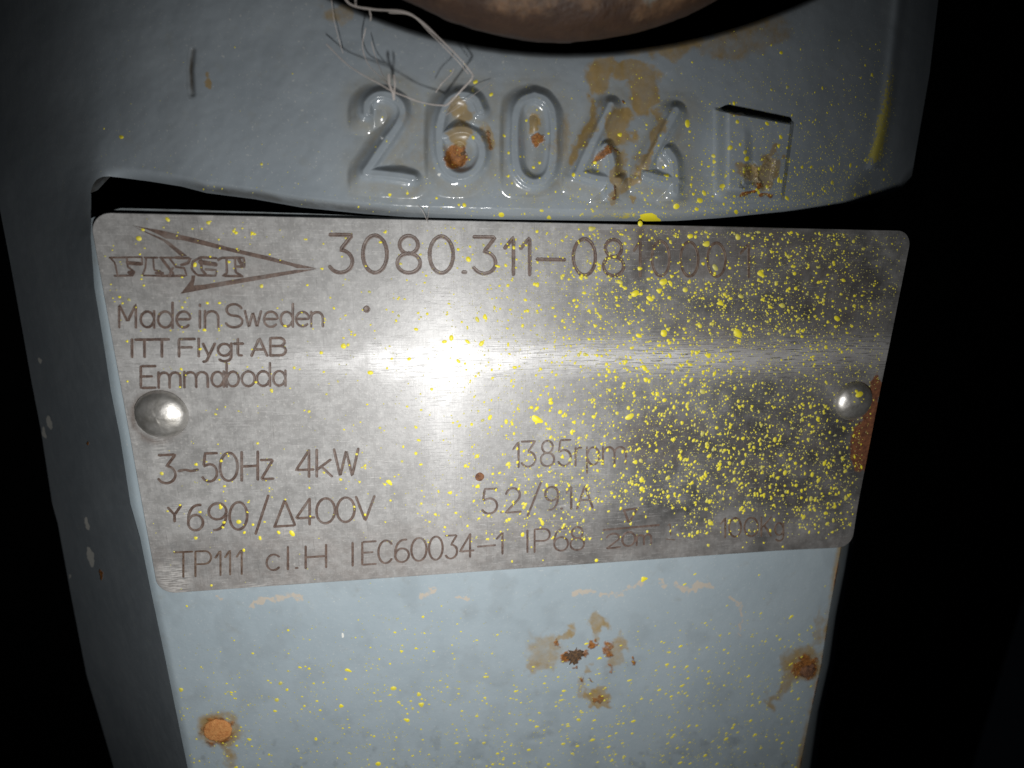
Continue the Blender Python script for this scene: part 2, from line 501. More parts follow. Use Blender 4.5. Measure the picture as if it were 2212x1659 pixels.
def body_attrs(px, py, extra_grime_shade=0):
    b = to_base(px, py)
    och = blobs(px, py, OCHRE_UP, 15, 34)
    rst = blobs(px, py, RUST_UP, 4, 15)
    gr = np.zeros(np.shape(px)) + extra_grime_shade
    s = Bot(np.clip(b, 196, 1985)) - py
    # shade of the rounded lower lip put into the colour; darker under the cover
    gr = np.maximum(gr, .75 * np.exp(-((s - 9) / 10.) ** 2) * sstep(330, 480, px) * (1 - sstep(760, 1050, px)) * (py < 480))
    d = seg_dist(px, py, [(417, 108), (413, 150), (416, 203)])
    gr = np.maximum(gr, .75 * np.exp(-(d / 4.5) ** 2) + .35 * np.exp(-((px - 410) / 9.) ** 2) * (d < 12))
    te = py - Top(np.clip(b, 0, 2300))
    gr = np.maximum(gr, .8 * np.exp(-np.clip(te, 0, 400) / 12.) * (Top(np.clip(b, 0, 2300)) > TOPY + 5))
    dn = np.full(np.shape(px), 1e9)
    for pts in DIGITS:                       # dust lies between the cast figures, their crowns are rubbed clean
        d = seg_dist(px, py, pts)
        dn = np.minimum(dn, d)
    dust = .62 * np.exp(-(np.clip(dn - 26, 0, 400) / 30.) ** 2) * sstep(15, 25, dn) * (py < 480) * (.35 + 1.1 * fbm(px / 28, py / 28, 2))
    yl = (.58 + .2 * sstep(200, 330, py)) * np.exp(-((b - 1903) / 20.) ** 2) * sstep(20, 230, py) * (1 - sstep(335, 372, py))
    yl = np.maximum(yl, .34 * sstep(1690, 1840, b) * sstep(220, 420, py) * (1 - sstep(1870, 1910, b)))
    yl = np.maximum(yl, blobs(px, py, [(1345, 466, 40, 7, 0, .5), (1290, 468, 20, 5, 0, .45)], 3, 15))
    ch = blobs(px, py, [(188, 1132, 4.5, 14, -12, .9), (196, 1202, 6, 21, -14, 1.), (86, 780, 4, 9, -10, .7), (106, 912, 6, 14, -15, .8), (95, 935, 5, 13, -15, .7),
                        (150, 1245, 3, 5, 0, .6), (1007, 214, 3, 3, 0, .6), (950, 378, 4, 3, 0, .7)], 2, 9)
    rst = np.maximum(rst, blobs(px, py, [(218, 1241, 3.2, 11, -10, .95), (190, 957, 2.5, 4, 0, .9)], 2, 9))
    och = och * (py < 480)
    return dict(ochre=och, rust=rst, grime_shade=gr, yellow=yl, chip=ch, dust=dust)


# raised figures, centre lines in photo pixels
def zc(pts, o):  # from an enlargement of the photograph
    return [(o[0] + o[2] * x, o[1] + o[2] * y) for x, y in pts]


ZA = (746, 164.6, .2232); ZB = (1207, 192, .248)
FIG = [
    [smooth_poly(zc([(205, 350), (215, 260), (290, 185), (400, 180), (510, 240), (555, 340), (520, 450), (420, 600), (310, 760), (200, 920)], ZA), 5),
     smooth_poly(zc([(200, 930), (420, 950), (650, 985)], ZA), 5)],
    [smooth_poly(zc([(1310, 330), (1250, 215), (1120, 180), (1000, 240), (930, 400), (905, 600), (930, 800), (1000, 930), (1130, 970), (1260, 900), (1325, 760), (1300, 620), (1200, 530), (1080, 520), (960, 570)], ZA), 5)],
    [smooth_poly(zc([(1830, 185), (1940, 230), (2005, 350), (2020, 600), (2000, 850), (1940, 980), (1830, 1030), (1720, 980), (1655, 850), (1640, 600), (1655, 350), (1720, 230), (1830, 185)], ZA), 5)],
    [smooth_poly(zc([(455, 140), (320, 420), (180, 720)], ZB), 5), smooth_poly(zc([(170, 735), (330, 780), (520, 800)], ZB), 5), smooth_poly(zc([(410, 500), (460, 640), (450, 920)], ZB), 5)],
    [smooth_poly(zc([(1020, 185), (900, 420), (770, 660)], ZB), 5), smooth_poly(zc([(760, 745), (880, 780), (1030, 800)], ZB), 5), smooth_poly(zc([(950, 540), (1010, 640), (1020, 890)], ZB), 5)],
]
DIGITS = [p for f in FIG for p in f]
boxes = [(745, 930, 165, 430), (912, 1092, 165, 430), (1075, 1235, 165, 430), (1205, 1365, 185, 445), (1352, 1500, 195, 445)]
HS = [1.5, 1.5, 1.55, 1.5, 1.5]


def fig_height(i, px, py):
    d = np.full(np.shape(px), 1e9); ds = d.copy()
    for p in FIG[i]:
        d = np.minimum(d, seg_dist(px, py, p)); ds = np.minimum(ds, seg_dist(px + 10, py - 13, p))
    wob = vnoise(px / 30., py / 30., 4) - .5
    w = 22.5 + 5 * wob
    main = HS[i] * (1 - sstep(.22, 1.0, d / w))
    skirt = HS[i] * .78 * (1 - sstep(.0, 1.5, ds / 27.))
    h = np.log(np.exp(main / .22) + np.exp(skirt / .22) - 1.0) * .22 + .10 * np.exp(-(d / 34.) ** 2)
    if i == 0:   # the 2 has a filled-in bowl
        h = np.maximum(h, .75 * np.exp(-((np.hypot((px - 822) / 24., (py - 240) / 32.)) ** 2.4)))
    if i == 1:
        h = np.maximum(h, .95 * np.exp(-((np.hypot((px - 994) / 21., (py - 308) / 27.)) ** 2.6)))
    if i == 2:
        h = np.maximum(h, .8 * np.exp(-((np.hypot((px - 1156) / 14., (py - 268) / 26.)) ** 2.4)))
    a, b, c, d_ = boxes[i]
    return h * sstep(a, a + 14, px) * sstep(b, b - 14, px) * sstep(c, c + 12, py) * sstep(d_, d_ - 12, py)


def block_height(px, py):
    top = 237 + (px - 1580) * 0.185
    a = sstep(0, 9, py - top)                   # sharp upper edge
    right = 1716 - (py - 262) * 0.13
    a = a * sstep(0, 8, right - px)
    a = a * sstep(1538, 1578, px)
    a = a * (1 - sstep(405, 438, py))
    h = 2.9 * a
    pit = sstep(1606, 1628, px) * sstep(250, 330, py)
    h = h - a * 0.75 * pit
    h = h - a * .5 * blobs(px, py, [(1622, 385, 13, 26, 10, 1.), (1656, 385, 11, 30, 15, 1.)], 8, 20)
    return h


# --- front lobe + left flank: one casting
NC, NR = 760, 250
base = np.concatenate([np.concatenate([np.linspace(196, 212, 40, endpoint=False), np.linspace(212, 260, 30, endpoint=False)]), np.linspace(260, 1840, NC - 70 - 110, endpoint=False), np.linspace(1840, 1985, 110)])
v = 1 - (1 - np.linspace(0, 1, NR)) ** 1.25
BB = np.tile(base[None, :], (NR, 1))
PYg = Top(BB) + (Bot(BB) - Top(BB)) * v[:, None]
PXg = from_base(BB, PYg)
Zg = Zbody(PXg, PYg)
V = P(PXg, PYg, Zg)
At = body_attrs(PXg, PYg)
VS, FS, AS, NV = [], [], [], [0]


def add_sheet(v3, at, remap=None):
    f = grid_faces(*v3.shape[:2]) + NV[0]
    VS.append(v3.reshape(-1, 3)); AS.append({k: a.ravel() for k, a in at.items()})
    if remap is not None:
        src, dst = remap
        tab = np.arange(NV[0] + v3.shape[0] * v3.shape[1]); tab[src + NV[0]] = dst; f = tab[f]
    FS.append(f); NV[0] += v3.shape[0] * v3.shape[1]


def edge_attr(at, row=None, col=None, n=2, grime_shade=None):
    o = {}
    for k, a in at.items():
        e = a[row] if row is not None else a[:, col]
        o[k] = np.stack([e] * n, 0 if row is not None else 1)
    if grime_shade is not None: o['grime_shade'] = np.full(o['grime_shade'].shape, grime_shade)
    return o


add_sheet(V, At)
# left flank shares its upper right border with the lobe
rows1 = TOPY + (417 - TOPY) * v
rows2 = np.linspace(417, 1730, 520)[1:]
rows = np.concatenate([rows1, rows2])
tt = np.linspace(1, 0, 90)
xe = Xe(rows)[:, None]; xs = Xs(rows)[:, None]
LX = xe - (xe - xs) * tt[None, :]
LY = np.tile(rows[:, None], (1, len(tt)))
LV = P(LX, LY, Zleft(LX, LY))
LA = body_attrs(LX, LY)
n1 = len(rows1)
add_sheet(LV, LA, (np.arange(n1) * len(tt) + len(tt) - 1, np.arange(n1) * len(base)))
# undercut below the lower lip, returns at the sides and under the cover, running back; walls behind openings coloured near black as shade
low = V[-1]
add_sheet(np.stack([low, low + np.array([0, .5, -1.5]), low + np.array([0, 9., -15.])], 0), edge_attr(At, row=-1, n=3, grime_shade=1.))
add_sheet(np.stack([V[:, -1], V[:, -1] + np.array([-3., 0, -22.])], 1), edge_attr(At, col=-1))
add_sheet(np.stack([V[0] + np.array([0, -2., -12.]), V[0]], 0), edge_attr(At, row=0, grime_shade=1.))
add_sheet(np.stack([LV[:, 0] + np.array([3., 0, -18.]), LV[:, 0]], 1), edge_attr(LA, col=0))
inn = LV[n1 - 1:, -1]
add_sheet(np.stack([inn, inn + np.array([-12., 0, -16.])], 1), edge_attr({k: a[n1 - 1:] for k, a in LA.items()}, col=-1, grime_shade=1.))
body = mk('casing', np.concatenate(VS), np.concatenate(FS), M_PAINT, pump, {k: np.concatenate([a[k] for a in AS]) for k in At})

# --- cast figures and the date block, each its own raised patch on the casting
def patch(name, x0, x1, y0, y1, hfun, step=1.0, label=None):
    xs_ = np.arange(x0, x1, step); ys_ = np.arange(y0, y1, step)
    X, Y = np.meshgrid(xs_, ys_)
    H = hfun(X, Y)
    Z = Zbody(X, Y)
    # push along the surface normal, close enough to the plate normal here
    W = P(X, Y, Z + H + 0.004)
    F = grid_faces(*X.shape)
    keep = (H.ravel()[F] > 0.006).any(1)
    F = F[keep]
    used = np.unique(F); remap = np.full(X.size, -1); remap[used] = np.arange(len(used))
    a = body_attrs(X, Y)
    return mk(name, W.reshape(-1, 3)[used], remap[F], M_PAINT, pump, {k: q.ravel()[used] for k, q in a.items()}, label=label)


NMS = ['two', 'six', 'zero', 'four', 'four']
for i, (a, b, c, d) in enumerate(boxes):
    patch('cast_figure', a, b, c, d, lambda X, Y, i=i: fig_height(i, X, Y), 1.0, 'raised cast figure %s' % NMS[i])
patch('cast_block', 1528, 1726, 225, 445, block_height, 1.0, 'square raised cast block with rust in its recess')

# --- flat pad under the nameplate
PadL = Xe
PadR = T([430, 960, 1228, 1321, 1432, 1537, 1658, 1800], [1935, 1856, 1808, 1791, 1774, 1751, 1727, 1697])
PadRo = T([430, 960, 1228, 1332, 1429, 1537, 1658, 1800], [1952, 1880, 1836, 1815, 1802, 1777, 1763, 1735])
PadTop = T([190, 235, 260, 400, 660, 900, 1500, 1960], [474, 456, 449.5, 453, 461, 471, 494, 530])

OCHRE_PAD = [(1175, 1420, 40, 30, -20, .55), (1160, 1440, 24, 20, 0, .6), (1290, 1350, 16, 26, 10, .7), (1296, 1352, 10, 16, 0, .8), (1215, 1375, 26, 10, -40, .7),
             (1202, 1385, 14, 14, 0, .5), (1332, 1410, 18, 34, 20, .6), (1180, 1395, 44, 26, 0, .5), (1290, 1505, 27, 20, 10, 1.), (1295, 1520, 22, 10, 0, .9), (1270, 1445, 6, 12, 0, .6),
             (1253, 1488, 10, 18, 10, .5), (470, 1577, 44, 38, 0, .75), ('l', [(480, 1610), (498, 1640), (500, 1700)], 17, .62),
             (1735, 1432, 40, 38, 0, .85), ('l', [(1715, 1462), (1680, 1492), (1665, 1520)], 15, .7), (1760, 1370, 10, 60, 8, .45)]
RUST_PAD = [(1280, 1392, 10, 8, 0, .8), (1237, 1417, 22, 11, -25, .9), (1266, 1410, 12, 8, 20, .7), (1312, 1402, 12, 15, 0, .7), (1290, 1508, 12, 8, 0, .7),
            (1368, 1431, 7, 7, 0, .8), (1262, 1465, 5, 8, 0, .7), (1240, 1443, 4, 5, 0, .7), (1316, 1440, 5, 9, 0, .6), (1280, 1472, 5, 3, 0, .7),
            (470, 1577, 33, 31, 0, .8), (1740, 1440, 26, 24, 0, 1.), (1205, 1388, 6, 9, 0, .7), (738, 1368, 6, 5, 0, .35), (1318, 1518, 5, 5, 0, .6)]


# dried beige residue creeping along the lower edge of the plate
res = [([(540, 1312), (556, 1300), (578, 1293), (600, 1296)], .45), ([(600, 1290), (625, 1287), (648, 1291)], .55), ([(910, 1290), (930, 1278), (940, 1276)], .5),
       ([(1240, 1282), (1262, 1278), (1282, 1280)], .4), ([(1300, 1284), (1335, 1286), (1352, 1275)], .42), ([(1360, 1268), (1378, 1258), (1390, 1250)], .4),
       ([(1458, 1258), (1476, 1272), (1490, 1278), (1510, 1262), (1536, 1266)], .5), ([(1576, 1292), (1598, 1302), (1602, 1330)], .3), ([(1602, 1335), (1600, 1352), (1598, 1375)], .22),
       ([(470, 1290), (482, 1294)], .35), ([(986, 1290), (1012, 1296)], .3), ([(1430, 1255), (1438, 1262), (1434, 1270)], .3)]


def pad_attrs(px, py):
    och = 1.15 * blobs(px, py, OCHRE_PAD, 11, 22, 3)
    rst = blobs(px, py, RUST_PAD, 7, 12, 1)
    er = PadR(py) - px
    rst = np.maximum(rst, .62 * np.exp(-(er / 3.5) ** 2) * sstep(.38, .62, fbm(px / 26, py / 26, 2)) * (py > 1170))
    och = np.maximum(och, .85 * np.exp(-(er / 10.) ** 2) * fbm(px / 40, py / 40, 4) * 1.5 * (py > 1170))
    gr = .12 * sstep(.52, .75, fbm(px / 60, py / 60, 5)) + .25 * sstep(.60, .78, fbm(px / 22, py / 22, 0)) * sstep(1480, 1640, py)
    gr = np.maximum(gr, .75 * (py < 500) * (px > 215))  # pad strip above the plate coloured darker
    ch = blobs(px, py, [(740, 1372, 4, 6, 0, .8), (1330, 1655, 5, 4, 0, .5)], 2, 8)
    bg_ = blobs(px, py, [('l', p_, 8.5 * w_ / .45, .85) for p_, w_ in res], 5, 9, 5)
    bg_ = bg_ * (.45 + 1.1 * fbm(px / 9., py / 9., 3))
    return dict(ochre=och, rust=rst, grime_shade=gr, yellow=np.zeros(np.shape(px)), chip=ch, beige=bg_)


def Zpad(px, py):
    z = PADZ + 0.12 * (fbm(px / 70., py / 70., 2) - .5) + .05 * (fbm(px / 14., py / 14., 4) - .5)
    z = np.where(py < 1170, np.minimum(z, PADZ), z)
    z = z - .55 * np.clip(1 - (px - PadL(py)) / 17., 0, 1) ** 2
    # small pits near the bottom
    for x, y, r, dpt in ((1152, 1596, 14, .25), (1585, 1608, 16, .22), (1030, 1640, 12, .18)):
        z = z - dpt * np.exp(-(((px - x) / r) ** 2 + ((py - y) / (r * .6)) ** 2))
    return z


NPc, NPr = 560, 420
u = np.linspace(0, 1, NPc)
vv = np.linspace(0, 1, NPr) 
vv = np.where(vv < .35, vv / .35 * .56, .56 + (vv - .35) / .65 * .44)     # finer rows below the plate
xx0 = 196 + u * (1935 - 196)
PY = PadTop(xx0)[None, :] + (1740 - PadTop(xx0)[None, :]) * vv[:, None]
PX = PadL(PY) + (PadR(PY) - PadL(PY)) * u[None, :]
PV = P(PX, PY, Zpad(PX, PY))
PA = pad_attrs(PX, PY)
# rounded right edge, right flank and returns
yr = PY[:, -1]
e1 = P(PadR(yr) + 2.5, yr, PADZ - .5)
e2 = P(PadR(yr) * .5 + PadRo(yr) * .5, yr, -7.0 + 0 * yr)
e3 = P(PadRo(yr), yr, -14 + 0 * yr)
e4 = e3 + np.array([-2, 0, -16.0])
tw = PV[0].copy(); tw[:, 2] = -26.0
VS, FS, AS, NV = [], [], [], [0]
add_sheet(PV, PA)
add_sheet(np.stack([PV[:, -1], e1, e2, e3, e4], 1), {k: np.stack([a[:, -1], a[:, -1] * .5, a[:, -1] * .2, a[:, -1] * 0, a[:, -1] * 0], 1) for k, a in PA.items()})
add_sheet(np.stack([tw, PV[0]], 0), edge_attr(PA, row=0, grime_shade=1.))  # this return and the next coloured near black as shade
add_sheet(np.stack([PV[:, 0] + np.array([.5, 0, -6.]), PV[:, 0]], 1), edge_attr(PA, col=0, grime_shade=1.))
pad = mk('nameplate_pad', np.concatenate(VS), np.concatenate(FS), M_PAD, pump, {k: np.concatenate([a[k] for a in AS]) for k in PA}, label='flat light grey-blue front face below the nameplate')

# dark inner body that closes the housing behind the pockets
c0 = [(-56, -78), (42, -70), (46, 20), (44, 70), (-62, 70), (-60, 20)]
cv = np.array([(x, y, -27.0) for x, y in c0] + [(x * .94, y, -70.0) for x, y in c0])
cf = [np.array([[i, (i + 1) % 6, (i + 1) % 6 + 6, i + 6] for i in range(6)])]
mk('inner_body', cv, cf + [np.array([[0, 5, 4, 3, 2, 1]]), np.array([[6, 7, 8, 9, 10, 11]])], M_CORE, pump, smooth=False)


def lathe(profile, center, axis=(0, 0, 1), seg=40, wob=0.0, seed=0):
    """profile (radius, height) from rim to centre"""
    r = np.random.RandomState(seed)
    ax = np.array(axis, float); ax /= np.linalg.norm(ax)
    ux = np.cross([0, 1, 0], ax); ux /= np.linalg.norm(ux); uy = np.cross(ax, ux)
    ang = np.linspace(0, 2 * np.pi, seg, endpoint=False)
    wv = 1 + wob * (r.rand(seg) - .5)
    vs = []
    for (rad, h) in profile:
        vs.append(np.array(center) + (rad * wv * np.cos(ang))[:, None] * ux + (rad * wv * np.sin(ang))[:, None] * uy + h * ax)
    vs = np.concatenate(vs)
    fs = []
    n = len(profile)
    for j in range(n - 1):
        for i in range(seg):
            k = (i + 1) % seg
            fs.append((j * seg + i, j * seg + k, (j + 1) * seg + k, (j + 1) * seg + i))
    cap = np.array([[(n - 1) * seg + i for i in range(seg)]])
    return vs, [np.array(fs), cap]


# rusty plugs and scabs on the pad
def dome(name, px, py, r, h, mat, label, seed=1, z=PADZ, wob=.12, parent=pump, flat=.75):
    c = P(np.array(px), np.array(py), np.array(z))
    prof = [(r, -.3), (r, 0.0)] + [(r * math.cos(a) ** .8, h * math.sin(a) ** flat) for a in np.linspace(.15, 1.5, 7)] + [(r * .02, h)]
    vs, fs = lathe(prof, c, seg=28, wob=wob, seed=seed)
    vs[:, 2] += .12 * h * (fbm(vs[:, 0] * 2.2, vs[:, 1] * 2.2, seed) - .5) * 2
    return mk(name, vs, fs, mat, parent, label=label)


dome('rusty_plug', 471, 1577, 2.15, .35, M_RUST_ORANGE, 'orange rusted round plug at the lower left', 2)
dome('rusty_plug', 1744, 1449, 1.5, .5, M_RUST_DARK, 'dark rusted lump at the right edge', 3, wob=.5)
dome('rust_scab', 1240, 1417, 1.35, .35, M_SCAB, 'black flaky scab in the rust bloom', 4, wob=.8)
dome('blow_hole', 1000, 328, .42, .12, M_SCAB, 'small dark hole in the figure six', 5, z=float(Zbody(np.array(1000.), np.array(328.))) + .45, wob=.6)

# yellow blot on the lower edge of the lobe
bp = [(1378, 475), (1382, 464), (1394, 461), (1408, 460), (1418, 465), (1427, 474), (1428, 478), (1400, 479)]
bc = P(np.array([1400.]), np.array([471.]), Zbody(np.array([1400.]), np.array([471.])) + .16)
bx = np.array([q[0] for q in bp], float); by = np.array([q[1] for q in bp], float)
ring = P(bx, by, Zbody(bx, by) + .03); mid_ = P(bx * .6 + 1402 * .4, by * .6 + 471 * .4, Zbody(bx * .6 + 1402 * .4, by * .6 + 471 * .4) + .14)
nb = len(bp)
mk('paint_blot', np.concatenate([ring, mid_, bc]), [np.array([[i, i + nb, (i + 1) % nb + nb, (i + 1) % nb] for i in range(nb)]), np.array([[i + nb, 2 * nb, (i + 1) % nb + nb] for i in range(nb)])],
   M_YEL, pump, {'tone': np.full(2 * nb + 1, .9)}, label='yellow paint blot on the lower edge')

# ------------------------------------------------------------------ rusty cover above
def cover():
    zc_ = 11.0
    c = P(np.array(1215.), np.array(-1010.), np.array(zc_))
    e = P(np.array(1215.), np.array(80.), np.array(zc_))
    R = c[1] - e[1]
    k = NT('cover_paint_rust')
    lo = k.noise(120, 5, .65); mid = k.noise(500, 5, .7)
    col = k.mix(k.ramp(lo, .35, .65), (0.15, 0.155, 0.14), (0.21, 0.215, 0.20))
    at = k.math('ADD', k.attr('rust'), k.math('MULTIPLY', k.math('SUBTRACT', k.noise(110, 6, .7), .5), 1.9))
    col = k.mix(k.ramp(at, .35, .55, 0, .9), col, k.mix(k.ramp(mid, .3, .7), (0.065, 0.031, 0.013), (0.19, 0.095, 0.040)))
    col = k.mix(k.ramp(k.math('ADD', at, k.math('MULTIPLY', k.math('SUBTRACT', k.noise(330, 5), .5), .6)), 0.50, 0.85, 0, 1), col, k.mix(mid, (0.014, 0.007, 0.006), (0.075, 0.036, 0.018)))
    m = k.finish(k.n('BsdfPrincipled', Base__Color=col, Roughness=.6, Normal=k.bump(mid, .0004, .8)).outputs[0])
    prof = [(R - 7, -9, .9), (R - 5, -6.5, 1.2), (R - 1.5, -4.2, 1.3), (R - .4, -2.8, 1.3), (R, -1.0, 1.2), (R - .25, .8, 1.0), (R - 1.0, 2.2, .75), (R - 2.2, 3.2, .45), (R - 4.0, 3.9, .1), (R - 8, 4.3, -.3), (R - 20, 4.5, -.3), (R - 45, 4.6, -.3), (4, 4.7, -.3)]
    seg = 720
    vs, fs = lathe([(a_, b_) for a_, b_, _ in prof], c, seg=seg)
    vs[:, 1] += .5 * (fbm(vs[:, 0] / 3.5 + 90, vs[:, 2] / 4. + 30, 3) - .5)
    at_ = np.repeat([q[2] for q in prof], seg)
    o = mk('round_cover', vs, fs, m, None, {'rust': at_})
    o.data.transform(Matrix.Translation(Vector(-c * S))); o.location = Vector(c * S)
    tag(o, 'round grey cover with a thick brown rusted rim, at the top above the number', 'cover')
cover()

# ------------------------------------------------------------------ the nameplate
plate = empty('nameplate', 'steel nameplate engraved with motor data, spattered with yellow paint and held by two domed rivets', 'nameplate', (0, 0, -.8))
PW, PH, PR, PT = 110.0, 52.0, 2.3, 0.8


def Zplate(x, y):
    z = 0.10 * np.exp(-(((x + 47.5) / 6) ** 2 + ((y - 1.7) / 6) ** 2)) * -1
    z = z - .10 * np.exp(-(((x - 50.6) / 5) ** 2 + ((y - 1.8) / 5) ** 2))
    z = z + 0.35 * np.exp(-(((x - 53) / 7) ** 2 + ((y + 25) / 5) ** 2))
    return z + .05 * (fbm(x / 14 + 50, y / 14 + 50, 2) - .5)


ry = np.concatenate([PH / 2 - PR + PR * np.cos(np.linspace(0, np.pi / 2, 12)), np.linspace(PH / 2 - PR, -PH / 2 + PR, 190)[1:-1], -(PH / 2 - PR) - PR * np.sin(np.linspace(0, np.pi / 2, 12))])
hw = np.where(np.abs(ry) > PH / 2 - PR, PW / 2 - PR + np.sqrt(np.clip(PR ** 2 - (np.abs(ry) - (PH / 2 - PR)) ** 2, 0, None)), PW / 2)
su = np.linspace(-1, 1, 380)
GX = hw[:, None] * su[None, :]; GY = np.tile(ry[:, None], (1, len(su)))
GZ = Zplate(GX, GY)
PVt = np.stack([GX, GY, GZ], 2)


def proj(p):
    d = p - CAM
    zf = d @ FWD
    return CX + FPX * (d @ RIGHT) / zf, CY + FPX * (d @ DOWN) / zf


gx, gy = proj(PVt)
rust_p = blobs(gx, gy, [(1862, 962, 24, 52, 8, .95), (1884, 880, 16, 70, 8, .85), (1852, 868, 50, 48, 0, .5), (1875, 1000, 10, 20, 0, .7)], 5, 18)
# dull film of scale: thick on the left half and along the lower edge, worn off to bare metal on the right
dirt = .90 - .54 * sstep(1020, 1700, gx + (gy - 700) * .35) - .18 * np.exp(-(((gx - 1330) / 130) ** 2 + ((gy - 640) / 90) ** 2))
dirt = np.maximum(dirt, .55 * sstep(1060, 1190, gy + (gx - 900) * .07))
dirt = dirt * (.82 + .36 * fbm(gx / 120, gy / 120, 1)) + .10 * sstep(.55, .75, fbm(gx / 30, gy / 30, 5))
dirt = dirt + sstep(1000, 1400, gx) * (.55 * (fbm(gx / 75, gy / 60, 3) - .5) + .30 * (fbm(gx / 22, gy / 26, 1) - .5))
dirt = dirt + .30 * (fbm(gx / 26, gy / 20, 4) - .5)
dirt = np.clip(dirt, 0.02, 1)
brown = .30 * sstep(1090, 1170, gy + (gx - 900) * .07)
brown = np.maximum(brown, blobs(gx, gy, [(1700, 700, 200, 130, 20, .4), (1580, 530, 230, 60, 3, .5), (1700, 1000, 160, 120, -10, .45), (1385, 545, 20, 40, 0, .8), (1330, 520, 40, 40, 0, .35),
                       (1660, 1050, 40, 40, 0, .6), (1430, 960, 90, 50, 0, .6), (1800, 640, 110, 90, 10, .55), (1560, 720, 120, 70, 10, .45), (1250, 1140, 160, 40, -4, .2), (450, 575, 180, 60, 8, .2)], 22, 60, 4))
for _x, _y in ((341, 900), (1853, 870)):
    brown = np.maximum(brown, .8 * np.exp(-((np.hypot(gx - _x, gy - _y) - 54 + 12 * (_x > 1000)) / 7.) ** 2) * (.4 + fbm(gx / 20, gy / 20, 3)))
scuff = blobs(gx, gy, [(378, 1248, 26, 34, -35, 1.), (560, 1265, 60, 8, -4, .4), (620, 1150, 14, 20, 0, .4), (395, 1105, 26, 18, 0, .4), (345, 960, 14, 50, -10, .4), (1160, 1160, 30, 20, 0, .35), (1360, 1105, 34, 22, 0, .35)], 5, 18)
uvp = np.stack([(GX / PW + .5).ravel(), (GY / PH + .5).ravel()], 1)
nrp, ncp = GX.shape
front_v = PVt.reshape(-1, 3)
bidx = np.concatenate([np.arange(ncp), np.arange(1, nrp) * ncp + ncp - 1, ((nrp - 1) * ncp + np.arange(ncp - 2, -1, -1)), np.arange(nrp - 2, 0, -1) * ncp])
bvt = front_v[bidx]
outn = bvt[:, :2] - np.array([bvt[:, 0].clip(-PW / 2 + PR, PW / 2 - PR), bvt[:, 1].clip(-PH / 2 + PR, PH / 2 - PR)]).T
outn /= np.linalg.norm(outn, axis=1)[:, None] + 1e-9
loop1 = bvt + np.c_[outn * .09, np.full(len(bvt), -.09)]
loop2 = loop1 + np.array([0, 0, -PT + .12])
nbv = len(bidx)
allv = np.concatenate([front_v, loop1, loop2, bvt])
i0 = np.arange(nbv); i1 = (i0 + 1) % nbv
n0 = len(front_v)
nb0 = n0 + 2 * nbv
f_a = np.stack([nb0 + i0, nb0 + i1, n0 + i1, n0 + i0], 1)[:, ::-1]
f_b = np.stack([n0 + i0, n0 + i1, n0 + nbv + i1, n0 + nbv + i0], 1)[:, ::-1]
back = (n0 + nbv + i0)[None, :]
ext = lambda a: np.concatenate([a.ravel()] + [a.ravel()[bidx]] * 3)
mk('plate', allv, [grid_faces(nrp, ncp), f_a, f_b, back], M_PLATE, plate,
   dict(rust=ext(rust_p), dirt=ext(dirt), brown=ext(brown), scuff=ext(scuff)), uv=np.concatenate([uvp] + [uvp[bidx]] * 3))

# rivets
def rivet(px, py, r, label, seed):
    c = P(np.array(px), np.array(py), np.array(1.0)); c[2] = -.12
    prof = [(r * 1.02, 0.0), (r * 1.04, .12)] + [(r * 1.02 * math.cos(a), .12 + r * .50 * math.sin(a)) for a in np.linspace(.12, 1.45, 12)] + [(.05, .12 + r * .50)]
    vs, fs = lathe(prof, c, seg=56, wob=.015, seed=seed)
    vs += np.c_[0 * vs[:, 0], 0 * vs[:, 0], .08 * (fbm(vs[:, 0] * 1.1 + 9 * seed, vs[:, 1] * 1.1, seed) - .5) * 2 * (vs[:, 2] > .2)]
    return mk('rivet', vs, fs, M_RIVET, plate, label=label)


rivet(341, 900, 3.15, 'clean domed rivet at the left edge', 1)
rivet(1853, 870, 3.05, 'domed rivet at the right edge with yellow paint and rust around it', 2)

# ------------------------------------------------------------------ engraving
def arc(cx, cy, rx, ry_, a0, a1, n=14):
    return [(cx + rx * math.cos(math.radians(a)), cy + ry_ * math.sin(math.radians(a))) for a in np.linspace(a0, a1, n)]


G = {}
G['0'] = [arc(.5, .5, .5, .5, 90, 450, 30)]
G['1'] = [[(.0, .72), (1, 1), (1, 0)]]
G['2'] = [arc(.5, .70, .46, .30, 165, -30, 14) + [(.02, 0), (1, 0)]]
G['3'] = [[(.02, 1), (.95, 1), (.45, .60)] + arc(.45, .30, .52, .30, 88, -150, 16)]
G['4'] = [[(.95, .27), (0, .27), (.72, 1)], [(.72, 1), (.72, 0)]]
G['5'] = [[(.92, 1), (.18, 1), (.08, .55)] + arc(.47, .31, .50, .31, 128, -150, 16)]
G['6'] = [[(.80, .97)] + arc(.62, .42, .62, .55, 95, 170, 8) + arc(.5, .30, .5, .30, 170, 530, 26)]
G['9'] = [arc(.5, .70, .5, .30, -10, 350, 26) + arc(.38, .58, .62, .58, 0, -95, 8)]
G['8'] = [arc(.5, .76, .40, .24, -90, 270, 22), arc(.5, .265, .5, .265, 90, 450, 24)]
G['-'] = [[(0, .42), (1, .42)]]
G['~'] = [[(0, .42), (.3, .46), (.65, .40), (1, .44)]]
G['.'] = [[(.35, .03), (.65, .03)]]
G['/'] = [[(0, -.18), (1, 1.18)]]
G['M'] = [[(0, 0), (0, 1), (.5, .25), (1, 1), (1, 0)]]
G['I'] = [[(.5, 0), (.5, 1)]]
G['l'] = [[(.5, 0), (.5, 1)]]
G['T'] = [[(0, 1), (1, 1)], [(.5, 1), (.5, 0)]]
G['F'] = [[(0, 0), (0, 1), (1, 1)], [(0, .52), (.8, .52)]]
